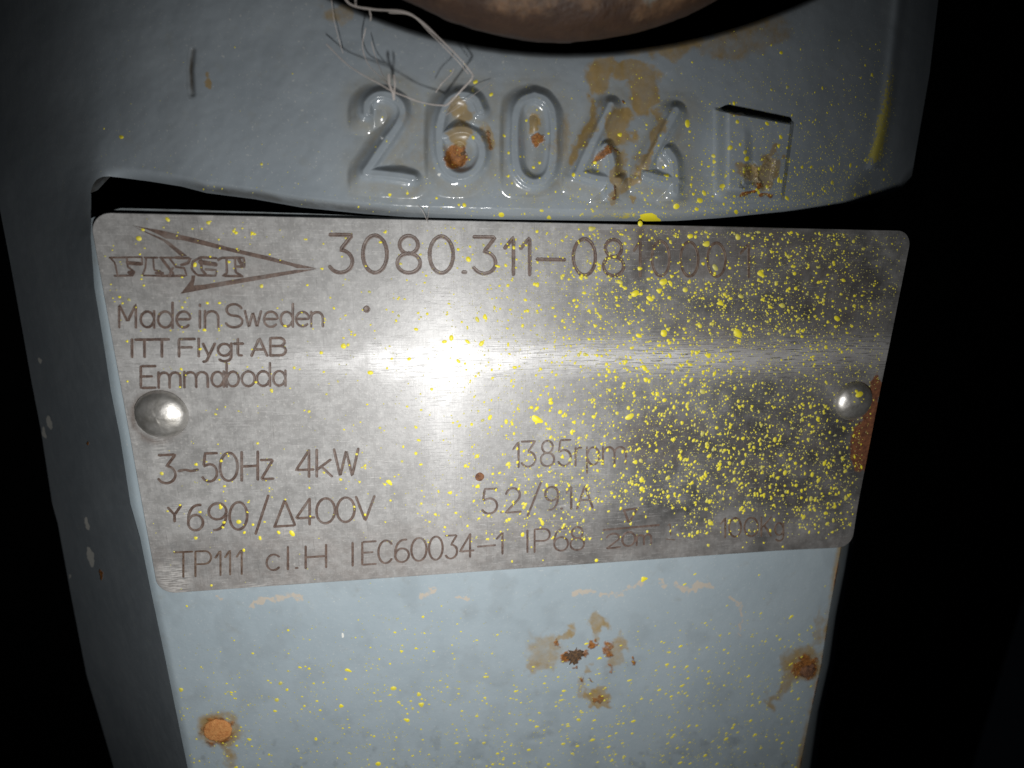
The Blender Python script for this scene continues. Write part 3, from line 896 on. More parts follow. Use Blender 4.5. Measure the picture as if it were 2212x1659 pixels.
G['E'] = [[(1, 1), (0, 1), (0, 0), (1, 0)], [(0, .53), (.75, .53)]]
G['H'] = [[(0, 0), (0, 1)], [(1, 0), (1, 1)], [(0, .5), (1, .5)]]
G['A'] = [[(0, 0), (.5, 1), (1, 0)], [(.2, .35), (.8, .35)]]
G['B'] = [[(0, 0), (0, 1), (.55, 1)] + arc(.6, .77, .32, .23, 90, -90, 8) + [(0, .54)], [(.5, .54)] + arc(.65, .27, .35, .27, 90, -90, 10) + [(0, 0)]]
G['C'] = [arc(.55, .5, .55, .5, 42, 318, 22)]
G['P'] = [[(0, 0), (0, 1), (.6, 1)] + arc(.62, .74, .38, .26, 90, -90, 10) + [(0, .48)]]
G['S'] = [arc(.5, .75, .45, .25, 20, 265, 14) + arc(.5, .255, .5, .255, 80, -160, 16)]
G['V'] = [[(0, 1), (.5, 0), (1, 1)]]
G['W'] = [[(0, 1), (.25, 0), (.5, .95), (.75, 0), (1, 1)]]
G['Y'] = [[(0, 1), (.5, .45), (1, 1)], [(.5, .45), (.5, 0)]]
G['K'] = [[(0, 0), (0, 1)], [(1, 1), (0, .42)], [(.3, .58), (1, 0)]]
G['D'] = [[(0, 0), (.5, 1), (1, 0), (0, 0)]]                    # delta sign
G['k'] = [[(0, 0), (0, 1)], [(.9, .62), (0, .25)], [(.3, .38), (1, 0)]]
XH = .70
G['a'] = [arc(.46, XH / 2, .46, XH / 2, 20, 340, 22), [(.95, XH), (.95, 0)]]
G['d'] = [arc(.46, XH / 2, .46, XH / 2, 20, 340, 22), [(.95, 1.06), (.95, 0)]]
G['b'] = [arc(.54, XH / 2, .46, XH / 2, 160, -160, 22), [(.05, 1.06), (.05, 0)]]
G['o'] = [arc(.5, XH / 2, .5, XH / 2, 90, 450, 26)]
G['c'] = [arc(.52, XH / 2, .52, XH / 2, 45, 315, 20)]
G['e'] = [[(.04, .36), (.98, .36)] + arc(.5, XH / 2, .5, XH / 2, 5, 315, 22)]
G['i'] = [[(.5, 0), (.5, XH)], [(.5, .92), (.5, .97)]]
G['n'] = [[(0, 0), (0, XH)], [(0, .45)] + arc(.5, .42, .5, .28, 170, 0, 10) + [(1, 0)]]
G['m'] = [[(0, 0), (0, XH)], [(0, .45)] + arc(.25, .45, .25, .25, 170, 0, 8) + [(.5, 0)], [(.5, .45)] + arc(.75, .45, .25, .25, 170, 0, 8) + [(1, 0)]]
G['r'] = [[(.05, 0), (.05, XH)], [(.05, .42)] + arc(.6, .40, .5, .30, 165, 70, 7)]
G['p'] = [[(.05, -.32), (.05, XH)], arc(.54, XH / 2, .46, XH / 2, 160, -160, 22)]
G['g'] = [arc(.46, XH / 2, .46, XH / 2, 20, 340, 22), [(.95, XH), (.95, 0)] + arc(.48, -.05, .46, .28, 0, -140, 10)]
G['t'] = [[(.45, .95), (.45, .12)] + arc(.72, .12, .27, .12, 180, 300, 5), [(.05, XH), (1, XH)]]
G['w'] = [[(0, XH), (.25, 0), (.5, XH * .95), (.75, 0), (1, XH)]]
G['y'] = [[(0, XH), (.5, 0)], [(1, XH), (.5, 0), (.3, -.3), (.05, -.34)]]
G['z'] = [[(0, XH), (1, XH), (0, 0), (1, 0)]]
G['u'] = [[(0, XH), (0, .25)] + arc(.5, .28, .5, .28, 180, 360, 10) + [(1, XH)]]

_zo = [0.0]


def groove(pts_mm, w):
    """one engraved stroke: two raised burrs with a dirty trough between"""
    c = np.asarray(pts_mm, float)
    # resample
    seg = np.linalg.norm(np.diff(c, axis=0), axis=1); L = np.concatenate([[0], np.cumsum(seg)])
    n = max(4, int(L[-1] / .28) + 1)
    s = np.linspace(0, L[-1], n)
    c = np.stack([np.interp(s, L, c[:, 0]), np.interp(s, L, c[:, 1])], 1)
    t = np.gradient(c, axis=0); t /= np.linalg.norm(t, axis=1)[:, None] + 1e-9
    # round the ends off
    c = np.concatenate([[c[0] - t[0] * w * .9], [c[0] - t[0] * w * .5], c, [c[-1] + t[-1] * w * .5], [c[-1] + t[-1] * w * .9]])
    t = np.concatenate([[t[0]], [t[0]], t, [t[-1]], [t[-1]]])
    ww = np.full(len(c), w * .88) * (1 + .16 * (rng.rand(len(c)) - .5)); ww[0] *= .35; ww[1] *= .85; ww[-1] *= .35; ww[-2] *= .85
    nm = np.stack([-t[:, 1], t[:, 0]], 1)
    _zo[0] = (_zo[0] + .0023) % .014
    z0 = Zplate(c[:, 0], c[:, 1]) + .004 + _zo[0]
    prof = [(-1, .0), (-.72, .045), (-.35, .012), (0, .006), (.35, .012), (.72, .045), (1, .0)]
    V_ = np.stack([np.c_[c + nm * (ww * a)[:, None], z0 + h] for a, h in prof], 1)
    return V_.reshape(-1, 3), grid_faces(len(c), 7, True)


def glyph_strokes(ch, x0, x1, top, basef, o):
    """maps the unit box to the plate through the four corners seen in the photograph"""
    ox, oy, sc = o
    out = []
    tl = P(np.array(ox + sc * x0), np.array(oy + sc * top(x0)), np.array(0.)); tr = P(np.array(ox + sc * x1), np.array(oy + sc * top(x1)), np.array(0.))
    bl = P(np.array(ox + sc * x0), np.array(oy + sc * basef(x0)), np.array(0.)); br = P(np.array(ox + sc * x1), np.array(oy + sc * basef(x1)), np.array(0.))
    for st in G[ch]:
        st = np.array(st, float)
        uu, vv_ = st[:, :1], st[:, 1:]
        q = (bl * (1 - uu) + br * uu) * (1 - vv_) + (tl * (1 - uu) + tr * uu) * vv_
        out.append(q[:, :2])
    return out


def engrave(name, chars, top, bas, o, w, mat, label):
    tf = T([p[0] for p in top], [p[1] for p in top]); bf = T([p[0] for p in bas], [p[1] for p in bas])
    vs, fs, n = [], [], 0
    for ch, x0, x1 in chars:
        for st in glyph_strokes(ch, x0, x1, tf, bf, o):
            a, f = groove(st, w)
            vs.append(a); fs.append(f + n); n += len(a)
    return mk(name, np.concatenate(vs), np.concatenate(fs), mat, plate, label=label)


O1 = (0, 0, 1); O4 = (164.6, 438.9, .3472); O5 = (164.6, 877.8, .3472); O6 = (932.6, 877.8, .3472)
engrave('engraved_line', [('3', 713, 763), ('0', 784, 836), ('8', 858, 908), ('0', 928, 979), ('.', 996, 1010), ('3', 1024, 1072), ('1', 1091, 1109), ('1', 1125, 1144), ('-', 1161, 1219), ('0', 1238, 1286), ('8', 1303, 1347)],
        [(713, 507), (980, 511), (1347, 518)], [(713, 589), (980, 590), (1347, 596)], O1, .29, M_ENGR, 'large engraved type number 3080.311-08')
engrave('engraved_line', [('1', 1370, 1383), ('0', 1408, 1446), ('0', 1470, 1508), ('0', 1528, 1567), ('1', 1600, 1617)],
        [(1370, 519), (1617, 527)], [(1370, 596), (1617, 598)], O1, .24, M_ENGR_FAINT, 'worn faint end of the type number')
engrave('engraved_line', [('M', 268, 372), ('a', 402, 490), ('d', 510, 605), ('e', 625, 712), ('i', 760, 780), ('n', 802, 885), ('S', 930, 1035), ('w', 1050, 1150), ('e', 1168, 1255), ('d', 1272, 1352), ('e', 1368, 1450), ('n', 1462, 1535)],
        [(268, 632), (930, 627), (1535, 640)], [(268, 770), (600, 775), (1000, 773), (1535, 765)], O4, .19, M_ENGR, 'engraved words Made in Sweden')
engrave('engraved_line', [('I', 340, 356), ('T', 372, 478), ('T', 492, 575), ('F', 640, 735), ('l', 755, 770), ('y', 790, 862), ('g', 882, 970), ('t', 982, 1036), ('A', 1092, 1188), ('B', 1208, 1305)],
        [(340, 850), (1305, 838)], [(340, 955), (1305, 946)], O4, .21, M_ENGR, 'engraved company name line')
engrave('engraved_line', [('E', 402, 490), ('m', 512, 648), ('m', 672, 818), ('a', 842, 922), ('b', 932, 1012), ('o', 1030, 1112), ('d', 1124, 1210), ('a', 1226, 1306)],
        [(402, 1015), (1306, 1003)], [(402, 1150), (1306, 1135)], O4, .20, M_ENGR, 'engraved place name line')
engrave('engraved_line', [('3', 515, 622), ('~', 640, 755), ('5', 785, 880), ('0', 895, 1005), ('H', 1030, 1130), ('z', 1152, 1225), ('4', 1368, 1480), ('k', 1497, 1590), ('W', 1605, 1755)],
        [(515, 304), (785, 294), (1130, 283), (1755, 265)], [(515, 480), (1000, 462), (1460, 436), (1755, 432)], O5, .22, M_ENGR, 'engraved line 3~50Hz 4kW')
engrave('engraved_line', [('Y', 575, 650), ('6', 698, 790), ('9', 825, 935), ('0', 955, 1065), ('/', 1118, 1195), ('D', 1235, 1362), ('4', 1368, 1485), ('0', 1495, 1610), ('0', 1622, 1732), ('V', 1742, 1855)],
        [(575, 632), (660, 620), (698, 612), (1065, 592), (1855, 560)], [(575, 700), (660, 730), (698, 772), (1065, 765), (1235, 748), (1855, 708)], O5, .22, M_ENGR, 'engraved line 690/400V with star and delta signs')
engrave('engraved_line', [('T', 612, 722), ('P', 742, 840), ('1', 868, 898), ('1', 928, 958), ('1', 1000, 1030)],
        [(612, 908), (1030, 890)], [(612, 1062), (1030, 1042)], O5, .17, M_ENGR_FAINT, 'worn engraved TP111')
engrave('engraved_line', [('c', 1185, 1270), ('l', 1305, 1330), ('.', 1360, 1385), ('H', 1428, 1555), ('I', 1712, 1728), ('E', 1780, 1862), ('C', 1880, 1965), ('6', 1985, 2070), ('0', 2085, 2180), ('0', 2195, 2280), ('3', 2300, 2372), ('4', 2388, 2475), ('-', 2500, 2605), ('1', 2618, 2652), ('I', 2800, 2815)],
        [(1185, 880), (1428, 872), (1712, 850), (2300, 805), (2650, 783), (2815, 772)], [(1185, 1022), (1428, 1005), (1712, 990), (2300, 950), (2650, 915), (2815, 905)], O5, .20, M_ENGR, 'engraved cl.H IEC60034-1')
engrave('engraved_line', [('P', 640, 735), ('6', 762, 848), ('8', 862, 948)], [(640, 765), (948, 748)], [(640, 905), (948, 892)], O6, .19, M_ENGR, 'engraved IP68')
engrave('engraved_line', [('1', 508, 540), ('3', 560, 648), ('8', 678, 762), ('5', 785, 868), ('r', 892, 940), ('p', 962, 1042), ('m', 1065, 1208)],
        [(508, 222), (868, 208), (1208, 205)], [(508, 378), (868, 368), (1208, 358)], O6, .19, M_ENGR, 'engraved 1385rpm')
engrave('engraved_line', [('5', 312, 410), ('.', 428, 446), ('2', 458, 552), ('/', 598, 678), ('9', 706, 786), ('.', 800, 816), ('1', 840, 868), ('A', 905, 1000)],
        [(312, 515), (1000, 492)], [(312, 670), (1000, 628)], O6, .21, M_ENGR, 'engraved 5.2/9.1A')
engrave('engraved_line', [('2', 1085, 1170), ('0', 1185, 1265), ('m', 1275, 1365)], [(1085, 795), (1365, 768)], [(1085, 885), (1365, 852)], O6, .20, M_ENGR, 'engraved 20m')
engrave('engraved_line', [('1', 1800, 1826), ('0', 1850, 1925), ('0', 1945, 2030), ('K', 2050, 2110), ('g', 2135, 2190)], [(1800, 695), (2190, 690)], [(1800, 815), (2190, 800)], O6, .20, M_ENGR_FAINT, 'worn faint 100Kg')
# depth sign: small open triangle standing on a line
def px_strokes(name, strokes, o, mat, label):
    vs, fs, n = [], [], 0
    for pts, w in strokes:
        p = np.array(pts, float)
        q = P(o[0] + o[2] * p[:, 0], o[1] + o[2] * p[:, 1], np.zeros(len(p)))[:, :2]
        a, f = groove(q, w); vs.append(a); fs.append(f + n); n += len(a)
    return mk(name, np.concatenate(vs), np.concatenate(fs), mat, plate, label=label)


px_strokes('depth_sign', [([(1195, 645), (1278, 636), (1226, 722), (1195, 645)], .22), ([(1070, 768), (1412, 738)], .21)], O6, M_ENGR, 'engraved triangle on a line')
px_strokes('engraved_line', [([(1470, 740), (1482, 728), (1486, 800)], .12), ([(1460, 825), (1510, 830)], .1)], O6, M_ENGR_FAINT, 'worn faint mark after the depth sign')

# maker's arrow emblem with outlined letters
OL = (219.4, 471.8, .2232)
def poly_part(name, polys, o, mat, label, z=.018):
    vs, fs, n = [], [], 0
    for k_, pts in enumerate(polys):
        p = np.array(pts, float)
        q = P(o[0] + o[2] * p[:, 0], o[1] + o[2] * p[:, 1], np.zeros(len(p)))
        q[:, 2] = Zplate(q[:, 0], q[:, 1]) + z + .0023 * k_
        lowq = q.copy(); lowq[:, 2] -= .03
        m = len(q)
        area = np.sum(q[:, 0] * np.roll(q[:, 1], -1) - np.roll(q[:, 0], -1) * q[:, 1])
        idx = np.arange(m) if area > 0 else np.arange(m)[::-1]
        vs.append(np.concatenate([q, lowq]))
        fs.append(('n', idx + n)); 
        j = np.roll(idx, -1)
        fs.append(('q', np.stack([idx + n, idx + n + m, j + n + m, j + n], 1)))
        n += 2 * m
    F = [f[None, :] if t == 'n' else f for t, f in fs]
    return mk(name, np.concatenate(vs), F, mat, plate, label=label, smooth=False)


poly_part('emblem_arrow', [
    [(300, 70), (560, 112), (900, 190), (1250, 285), (1600, 362), (1850, 432), (1990, 462), (2085, 486), (1890, 482), (1840, 462), (1500, 380), (1100, 288), (800, 215), (620, 195), (560, 160), (440, 108)],
    [(315, 82), (420, 125), (560, 180), (640, 215), (730, 285), (830, 362), (770, 368), (690, 300), (600, 222), (450, 148)],
    [(2085, 490), (1900, 528), (1500, 600), (1100, 668), (765, 730), (790, 700), (880, 650), (1000, 640), (1350, 580), (1700, 525), (1880, 498)],
    [(770, 722), (820, 660), (865, 600), (872, 552), (908, 552), (900, 610), (888, 655)]], OL, M_ENGR, "engraved arrow outline of the maker's emblem")
px_strokes('emblem_letter', [([(80, 380), (390, 374), (395, 445)], .13), ([(85, 382), (130, 430), (155, 550)], .13), ([(245, 378), (255, 470), (322, 520), (300, 552), (130, 556)], .15), ([(255, 430), (375, 440)], .26), ([(270, 525), (310, 520)], .25)], OL, M_ENGR, None)
px_strokes('emblem_letter', [([(420, 380), (540, 380)], .14), ([(432, 385), (425, 480), (395, 552), (565, 556)], .14), ([(500, 385), (508, 500), (575, 512), (582, 550)], .15), ([(530, 530), (590, 530)], .2)], OL, M_ENGR, None)
px_strokes('emblem_letter', [([(568, 380), (722, 380)], .14), ([(588, 398), (690, 530)], .2), ([(660, 388), (720, 470), (795, 480)], .15), ([(722, 380), (862, 386), (840, 432), (775, 450)], .2), ([(580, 556), (800, 556)], .18), ([(800, 480), (822, 550)], .14), ([(690, 480), (655, 550)], .16)], OL, M_ENGR, None)
px_strokes('emblem_letter', [([(1110, 385), (960, 376), (882, 420), (872, 490), (925, 550), (1105, 556), (1112, 500), (1010, 495)], .17), ([(960, 425), (1100, 445)], .32), ([(960, 400), (970, 500)], .2), ([(985, 515), (1010, 545)], .22)], OL, M_ENGR, None)
px_strokes('emblem_letter', [([(1130, 402), (1160, 382), (1375, 380), (1385, 470), (1312, 466)], .18), ([(1208, 395), (1214, 530), (1170, 556), (1362, 560)], .18), ([(1292, 395), (1296, 520), (1350, 552)], .18), ([(1330, 400), (1360, 450)], .26)], OL, M_ENGR, None)

# small dents
def dent(px, py, r, label, mat=M_ENGR):
    c = P(np.array(px), np.array(py), np.array(0.)); c[2] = float(Zplate(c[0], c[1])) + .004
    vs, fs = lathe([(r * 1.25, 0), (r, .07), (r * .75, .03), (r * .4, .012), (.01, .01)], c, seg=18, wob=.1, seed=3)
    mk('dent', vs, fs, mat, plate, label=label)


dent(792, 668, .38, 'small round pit below the type number')
dent(1036, 1030, .55, 'rusty nick above the current rating', M_RUST_DARK)

# ------------------------------------------------------------------ yellow paint spatter
def spatter(name, pts, zfun, parent, seed, offs=.006):
    """pts: list (px, py, r_px, elong, angle) -> flat irregular droplets, one mesh"""
    r = np.random.RandomState(seed)
    vs, ft, n, tn = [], [], 0, []
    for px, py, rad, el, ang in pts:
        m = 6 if rad < 1.1 else (8 if rad < 2.2 else 12)
        tn.append(np.full(2 * m + 1, np.clip(r.normal(.34 if rad < 1.3 else .78, .22), 0, 1)))
        a = np.linspace(0, 2 * np.pi, m, endpoint=False) + r.rand() * 6
        lob = 1 + .17 * np.sin(a * r.randint(2, 4) + r.rand() * 6) * r.rand() ** 1.5 * 1.6 + .07 * (r.rand(m) - .5)
        x = rad * lob * np.cos(a) * el; y = rad * lob * np.sin(a)
        c, s = math.cos(ang), math.sin(ang)
        X = px + x * c - y * s; Y = py + x * s + y * c
        XX = np.concatenate([X, px + (X - px) * .62, [px]]); YY = np.concatenate([Y, py + (Y - py) * .62, [py]])
        h = np.concatenate([np.zeros(m), np.full(m, .035 + .012 * rad), [.045 + .016 * rad]])
        vs.append((XX, YY, h))
        i = np.arange(m); j = (i + 1) % m
        ft.append(np.stack([i, i + m, j], 1) + n); ft.append(np.stack([j, i + m, j + m], 1) + n); ft.append(np.stack([i + m, np.full(m, 2 * m), j + m], 1) + n)
        n += 2 * m + 1
    X = np.concatenate([q[0] for q in vs]); Y = np.concatenate([q[1] for q in vs]); H = np.concatenate([q[2] for q in vs])
    W = zfun(X, Y, H + offs)
    return mk(name, W, np.concatenate(ft), M_YEL, parent, dict(tone=np.concatenate(tn)), kind='stuff', label=None)


def sizes(n, r, lo, hi, p=2.6):
    return lo + (hi - lo) * r.rand(n) ** p * (.35 + .65 * r.rand(n))


def zplate_px(X, Y, H):
    q = P(X, Y, np.zeros(len(X)))
    q[:, 2] = Zplate(q[:, 0], q[:, 1]) + H
    return q


def inside_plate(px, py):
    q = P(np.array([px]), np.array([py]), np.array([0.]))[0]
    return abs(q[0]) < PW / 2 - .7 and abs(q[1]) < PH / 2 - .5


r = np.random.RandomState(21)
def faint_area(px, py):
    return (1362 < px < 1625 and 512 < py < 602) or (1548 < px < 1700 and 1105 < py < 1170) or (1300 < px < 1365 and 950 < py < 1020)


DP = T([200, 500, 760, 950, 1100, 1250, 1350, 1550, 1750, 1850, 1960], [.055, .075, .07, .13, .27, .58, .90, 1., .9, .62, .4])
pts = []
while len(pts) < 5300:
    px, py = r.uniform(200, 1965), r.uniform(455, 1290)
    d = float(DP(px)) * (.55 + .9 * float(vnoise(np.array(px / 70.), np.array(py / 70.), 2)))
    lim = 1165 + (1300 - px) * .02
    if py > lim: d *= .06 if px > 700 else .4
    if py < 640 and 1100 < px < 1260: d *= .7
    if faint_area(px, py): d *= .35
    if 560 < py < 760 and 1150 < px < 1700: d *= 1.4
    if ((px - 1370) / 110) ** 2 + ((py - 1130) / 45) ** 2 < 1: d *= .12
    if r.rand() > d or not inside_plate(px, py): continue
    small = px < 1000
    rad = r.choice([r.uniform(.8, 1.6), r.uniform(1.5, 2.6), r.uniform(2.4, 3.9)], p=[.62, .30, .08]) if not small else float(sizes(1, r, 1.0, 3.9, 2.0)[0])
    if px > 1850: rad *= .8
    if small: el, ang = r.uniform(1.0, 1.5), r.normal(.15, .3)
    else: el, ang = (r.uniform(1., 1.35), r.uniform(0, 3.1)) if py < 800 else (r.uniform(1., 1.7), r.normal(-1.1, .35))
    pts.append((px, py, rad, el, ang))
    if r.rand() < .06 and rad > 1.6:
        pts.append((px + r.uniform(-4, 4), py + r.uniform(-5, 5), rad * .8, 1.3, r.uniform(0, 3)))
# the largest drops, read off the photograph
BIG = [(1594, 720, 10, 1.05, 1.3), (1434, 720, 8, 1.1, .2), (1433, 609, 8.5, 1.1, -.6), (1372, 634, 8, 1.2, -.5), (1526, 527, 7, 1.3, -.3), (1383, 483, 6, 1.2, 1.4), (1491, 510, 6, 1.2, 1.2), (1594, 512, 6.5, 1.2, 1.2),
       (1340, 610, 5, 1.2, .5), (1382, 580, 5, 1.2, 0), (1404, 645, 6, 1.6, .5), (1480, 626, 6.5, 1., 0), (1424, 628, 6, 1.1, 0), (1545, 578, 6, 1.5, .9), (1600, 640, 5, 1.4, .4), (1643, 591, 7, 1.3, .8),
       (1512, 704, 5, 1.2, 0), (1556, 655, 6, 1.4, .3), (1690, 660, 6, 1.2, .4), (1808, 688, 6, 1.3, 1.), (1392, 795, 6.5, 1., 0), (1395, 820, 6, 1., 0), (1518, 846, 6, 1.2, .3), (1530, 768, 6, 1.2, 0), (1505, 762, 5, 1.1, 0),
       (1360, 900, 6.5, 1.9, -.5), (1283, 900, 4.5, 1.2, -.3), (1160, 906, 8, 1.9, .45), (1148, 880, 4, 1.2, 0), (1190, 870, 5, 1.2, .2), (1210, 890, 4.5, 1.3, -.4), (1240, 912, 4.5, 1.1, 0), (1031, 690, 5, 1.3, 1.2), (1048, 685, 5, 1.5, 1.2), (1031, 690, 4, 1, 0),
       (975, 730, 5, 1.6, 1.4), (923, 678, 3.5, 1., 0), (1012, 560, 6, 1.2, 1.), (1075, 575, 3.5, 1.8, .4), (1255, 600, 5.5, 1., 0), (960, 738, 4, 1.6, -.3), (1010, 738, 3.5, 2.2, .9), (1040, 742, 5, 1.6, -.9),
       (990, 780, 3.5, 1.8, .8), (742, 748, 5.5, 1.3, .1), (752, 745, 4, 1., 0), (1110, 535, 4, 1.1, 0), (1160, 500, 4, 1., 0), (1278, 494, 6, 1.5, -.2), (1160, 615, 6, 1., 0), (1380, 725, 5, 1.6, .4), (1447, 768, 5, 1., 0),
       (297, 500, 0.1, 1, 0), (362, 474, 5, 1.2, .3), (450, 481, 4.5, 1.2, .4), (300, 515, 6, 1.25, .35), (421, 572, 5, 1.1, .3), (565, 618, 5, .9, 0), (510, 503, 4, 1.2, 0), (550, 506, 3, 1.2, 0), (545, 504, 4.5, 1.1, 0),
       (516, 1127, 5, 1.3, .1), (423, 1162, 4, 1.2, 0), (528, 1150, 3.5, 1.1, 0), (602, 1150, 4, 1.2, 0), (631, 1152, 5.5, 1.6, .9), (694, 762, 4, 1.1, 0), (742, 745, 4, 1.2, .4), (800, 805, 5, 1.5, .1), (841, 1042, 5, 1.8, .7), (1031, 985, 5, 1., 0),
       (1535, 1130, 6, 1.1, .2), (1386, 1036, 6, 1., 0), (1386, 1056, 6, 1., 0), (1372, 998, 5, 1.2, 0), (1384, 995, 4.5, 1.1, 0), (1525, 1100, 4, 1.2, .3)]
pts += [(x_, y_, q_ * .88, e_, a_) for x_, y_, q_, e_, a_ in BIG if q_ > .5]
n_mist = 0
while n_mist < 5200:
    px, py = r.uniform(900, 1960), r.uniform(455, 1200)
    d = float(DP(px)) * (.3 + 1.3 * float(vnoise(np.array(px / 40.), np.array(py / 40.), 3)))
    if py > 1140 or r.rand() > d or not inside_plate(px, py): continue
    if faint_area(px, py) or ((px - 1370) / 110) ** 2 + ((py - 1130) / 45) ** 2 < 1: continue
    pts.append((px, py, r.uniform(.45, .95), r.uniform(1, 2.0), r.normal(-1.2, .5))); n_mist += 1
spatter('paint_spatter', pts, zplate_px, plate, 5, .012)

# spots on the right rivet
def zrivet_px(X, Y, H):
    c = P(np.array(1853.), np.array(870.), np.array(1.0)); R = 3.05 * 1.02
    z = np.full(len(X), 1.0)
    for _ in range(25):
        q = P(X, Y, z)
        rr = np.hypot(q[:, 0] - c[0], q[:, 1] - c[1])
        z = .5 * z + .5 * .50 / 1.02 * np.sqrt(np.clip(R * R - rr * rr, 0, None))
    return P(X, Y, z + H + .03)


spatter('paint_spatter', [(1856, 852, 6, 1.5, -.5), (1850, 845, 3, 1.3, .9), (1846, 868, 2, 1.2, 0), (1862, 868, 1.8, 1, 0), (1866, 862, 1.5, 1, 0), (1842, 848, 1.5, 1, 0)], zrivet_px, plate, 9, .01)
# on the casting
def zbody_px(X, Y, H):
    z = Zbody(X, Y)
    hf = np.zeros(len(X))
    for i, (a, b, c, d) in enumerate(boxes):
        m = (X > a) & (X < b) & (Y > c) & (Y < d)
        if m.any(): hf[m] = np.maximum(hf[m], fig_height(i, X[m], Y[m]))
    m = (X > 1528) & (X < 1726) & (Y > 225) & (Y < 445)
    if m.any(): hf[m] = np.maximum(hf[m], block_height(X[m], Y[m]))
    return P(X, Y, z + hf + H)


DL = T([200, 600, 850, 1000, 1200, 1400, 1600, 1750, 1880, 1960], [.03, .03, .05, .12, .2, .42, .8, 1., .9, .2])
DLy = T([0, 120, 200, 300, 400, 470], [.03, .08, .25, .4, .8, 1.])
pts = []
while len(pts) < 3200:
    px, py = r.uniform(210, 1935), r.uniform(60, 470)
    if py > float(Bot(to_base(np.array(px), np.array(py)))) - 6 or py < float(Top(np.array(px))) + 12: continue
    d = float(DL(px)) * float(DLy(py))
    if r.rand() > d: continue
    rad = float(sizes(1, r, .6, 1.7 if r.rand() < .86 else 4.2, 2.0)[0]) * (.85 if px > 1720 else 1.0)
    pts.append((px, py, rad, r.uniform(1, 1.5) if px < 1700 else r.uniform(1.2, 2.), r.uniform(1.2, 1.9)))
pts += [(1027, 177, 4.5, 1.1, 1.5), (1061, 204, 4, 1.1, 1.5), (1022, 297, 4, 1, 0), (1089, 293, 3, 1.1, 1), (262, 296, 4, 1.3, .3), (1339, 291, 4.5, 1.1, 0), (1485, 267, 6, 1.3, 1.5), (1490, 284, 3, 1, 0), (1003, 443, 4, 1.2, 1), (1083, 464, 5, 1.3, 0),
        (842, 421, 3.5, 1, 0), (880, 418, 3, 1, 0), (943, 428, 3, 1, 0), (1461, 446, 6.5, 1, 0), (1512, 433, 5, 1.5, .2), (1498, 419, 3.5, 1, 0), (1521, 417, 4, 1.6, 1.4), (1560, 402, 5, 1.3, -.3), (1577, 319, 5, 1.3, -.6), (1613, 343, 5, 1.2, -.4), (1441, 379, 4, 1.1, 0),
        (1541, 337, 4, 1.2, .8), (1540, 376, 3.5, 1.4, 1.4), (1593, 263, 4, 1.1, 1), (1657, 267, 4, 1.1, 1), (1682, 389, 4, 1.3, 1.4), (1700, 428, 4, 1.3, 1.4), (1590, 458, 4, 1.3, 1.2), (1505, 452, 4, 1.2, .4), (1170, 455, 3.5, 1.2, .3), (1186, 470, 4, 1.2, .3)]
spatter('paint_spatter', pts, zbody_px, pump, 6, .015)

# on the pad: finer, drawn out droplets
def zpad_px(X, Y, H):
    return P(X, Y, Zpad(X, Y) + H)


pts = []
DYp = T([1200, 1330, 1400, 1480, 1560, 1660], [.0, .03, .4, .8, 1., 1.])
while len(pts) < 2700:
    px, py = r.uniform(380, 1790), r.uniform(1240, 1700)
    if px < float(PadL(py)) + 8 or px > float(PadR(py)) - 6: continue
    yy = py + (60 if 700 < px < 1000 else 0) + max(0, px - 1350) * .18 - (30 if px < 600 else 0)
    d = float(DYp(yy)) * (.25 + 1.1 * float(vnoise(np.array(px / 45.), np.array(py / 45.), 4)) ** 1.5)
    if 1080 < px < 1340 and py < 1450: d *= .35
    if r.rand() > d: continue
    rad = r.choice([r.uniform(.7, 1.3), r.uniform(1.2, 2.1), r.uniform(2., 3.2)], p=[.72, .23, .05])
    ang = np.interp(px, [400, 900, 1300, 1750], [.25, .05, -.3, -.75])
    pts.append((px, py, rad * .76, r.uniform(1.2, 1.9) + .7 * float(sstep(900, 1300, px)), ang))
pts += [(391, 1490, 4.5, 1.1, .4), (1391, 1251, 5, 1.5, -.4), (752, 1448, 3, 2.6, .3), (606, 1476, 4, 1.1, 0), (620, 1490, 3, 1.1, 0), (598, 1512, 4, 1.2, 0), (510, 1659, 4, 1, 0), (737, 1525, 4, 1.2, 0), (850, 1487, 4.5, 1.5, 0), (910, 1522, 5, 1.2, .1), (905, 1500, 4.5, 1.1, 0),
        (880, 1556, 4, 1.2, .3), (1250, 1555, 3.5, 1.3, 0), (1185, 1651, 3, 1.4, -.2), (817, 1650, 4.5, 1.3, .3)]
spatter('paint_spatter', pts, zpad_px, pump, 8, .015)

# ------------------------------------------------------------------ nylon strand and hairs
def tube(pts3, rad, seg=7, flat=1.0):
    p = np.asarray(pts3, float)
    t = np.gradient(p, axis=0); t /= np.linalg.norm(t, axis=1)[:, None] + 1e-9
    a = np.cross(t, np.array([.13, .2, 1.])); a /= np.linalg.norm(a, axis=1)[:, None]
    b = np.cross(t, a)
    an = np.linspace(0, 2 * np.pi, seg, endpoint=False)
    rr = np.full(len(p), rad) if np.isscalar(rad) else np.asarray(rad)
    V_ = p[:, None] + rr[:, None, None] * (np.cos(an)[None, :, None] * a[:, None] + flat * np.sin(an)[None, :, None] * b[:, None])
    V_ = V_.reshape(-1, 3); n = len(p)
    f = []
    for i in range(n - 1):
        for j in range(seg):
            k = (j + 1) % seg
            f.append((i * seg + j, i * seg + k, (i + 1) * seg + k, (i + 1) * seg + j))
    return V_, np.array(f)


def strand_pts(pts, n=8):
    s = smooth_poly([(x, y, z) for x, y, z in pts], n)
    return P(s[:, 0], s[:, 1], s[:, 2])


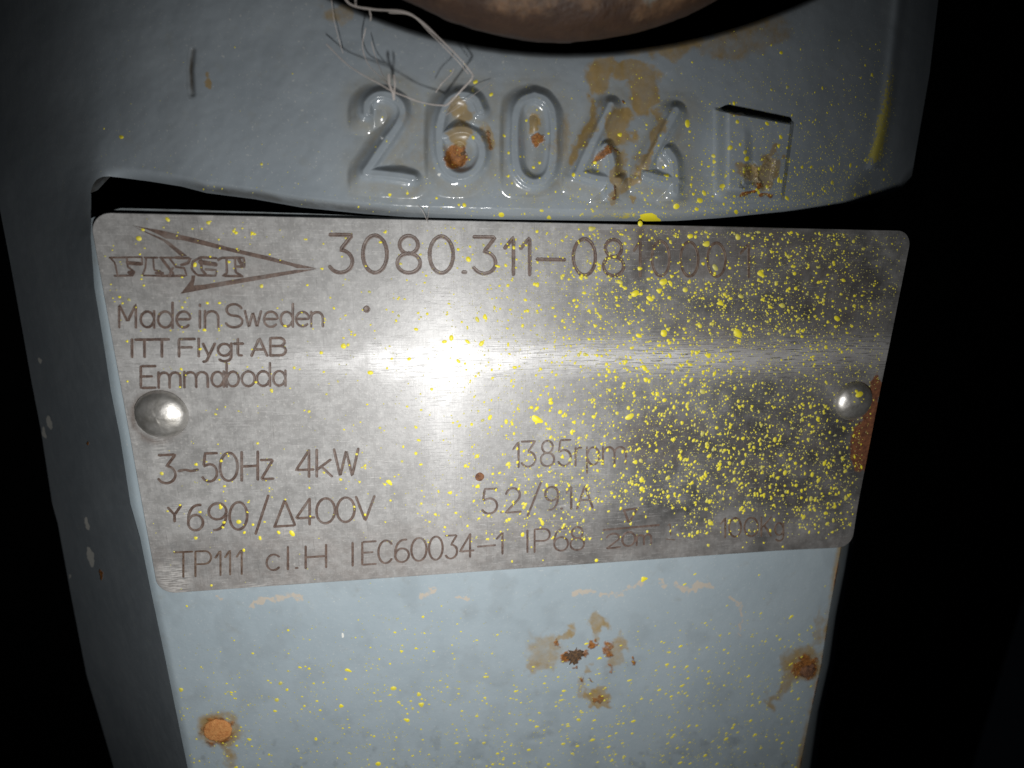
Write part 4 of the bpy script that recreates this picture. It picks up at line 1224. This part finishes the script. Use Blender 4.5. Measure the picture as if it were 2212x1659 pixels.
ns = empty('nylon_strand', 'loop of frayed clear nylon strand hanging from the cover over the figures two and six', 'strand', P(np.array(880.), np.array(207.), np.array(5.)))
def strand(pts, rad, flat=1.0, n=8, nm='filament'):
    q = strand_pts(pts, n)
    rr = rad * .66 * (.75 + .5 * np.array([float(vnoise(np.array(i * .37 + rad * 50), np.array(rad * 90.), 1)) for i in range(len(q))]))
    vs, f = tube(q, rr, 7, flat)
    mk(nm, vs, f, M_STRAND, ns)
strand([(705, 95, 4), (745, 135, 5), (781, 160, 6), (820, 181, 7), (847, 197, 7.5), (875, 208, 7), (903, 219, 6.5), (935, 226, 6), (962, 228, 5.5)], .13, .5)
strand([(960, 229, 5.5), (972, 221, 5.8), (1000, 191, 6.5), (1016, 174, 7), (1021, 164, 7), (1016, 154, 7), (988, 121, 7.5), (941, 75, 8), (903, 41, 8.5), (870, 25, 8.5), (805, 20, 8), (755, 8, 8), (735, -30, 9)], .17, .35)
strand([(1012, 160, 6.4), (985, 128, 7), (930, 72, 7.6), (890, 34, 8), (840, 27, 8)], .10, .6)
strand([(840, 160, 7.5), (841, 180, 7.7), (848, 200, 7.6), (851, 216, 7.2)], .22, .5, nm='stub')
strand([(851, 162, 7.7), (853, 182, 7.9), (851, 202, 7.8), (852, 215, 7.4)], .17, .5, nm='stub')
strand([(980, 148, 6), (975, 160, 6), (955, 180, 6), (941, 200, 5.5)], .09, .6)
strand([(716, 0, 5), (722, 45, 4.5), (732, 85, 4), (741, 116, 3.2)], .07)
strand([(768, -20, 8), (768, 5, 8), (770, 16, 8)], .12)
strand([(798, 22, 8), (801, 35, 7.6), (800, 45, 7.2)], .12)
strand([(790, 60, 5), (783, 100, 4.4), (795, 138, 4.6), (818, 163, 5.6), (838, 182, 7)], .10)
strand([(802, 90, 4), (812, 125, 4), (826, 160, 5.6), (842, 188, 7.2)], .08)

def hair(pts, rad, label, group=None):
    q = strand_pts(pts, 8)
    vs, f = tube(q, rad, 5)
    c = q[0]
    o = mk('hair', vs - c, f, M_STRAND); o.location = Vector(c * S)
    tag(o, label, 'hair', group)
hair([(902, 442, 1.6), (911, 453, 2.0), (918, 466, 1.6), (925, 484, .5)], .035, 'bent pale hair crossing the top edge of the nameplate below the figure six', 'fine pale hairs stuck to the pump')
hair([(928, 438, 1.4), (926, 455, 1.8), (923, 476, .4)], .03, 'short straight pale hair on the top edge of the nameplate, right of the bent one', 'fine pale hairs stuck to the pump')
hair([(960, 250, 3.2), (990, 232, 4.2), (1030, 200, 4.2), (1060, 178, 3.0)], .03, 'thin straight hair stretched across the top of the figure six', 'fine pale hairs stuck to the pump')
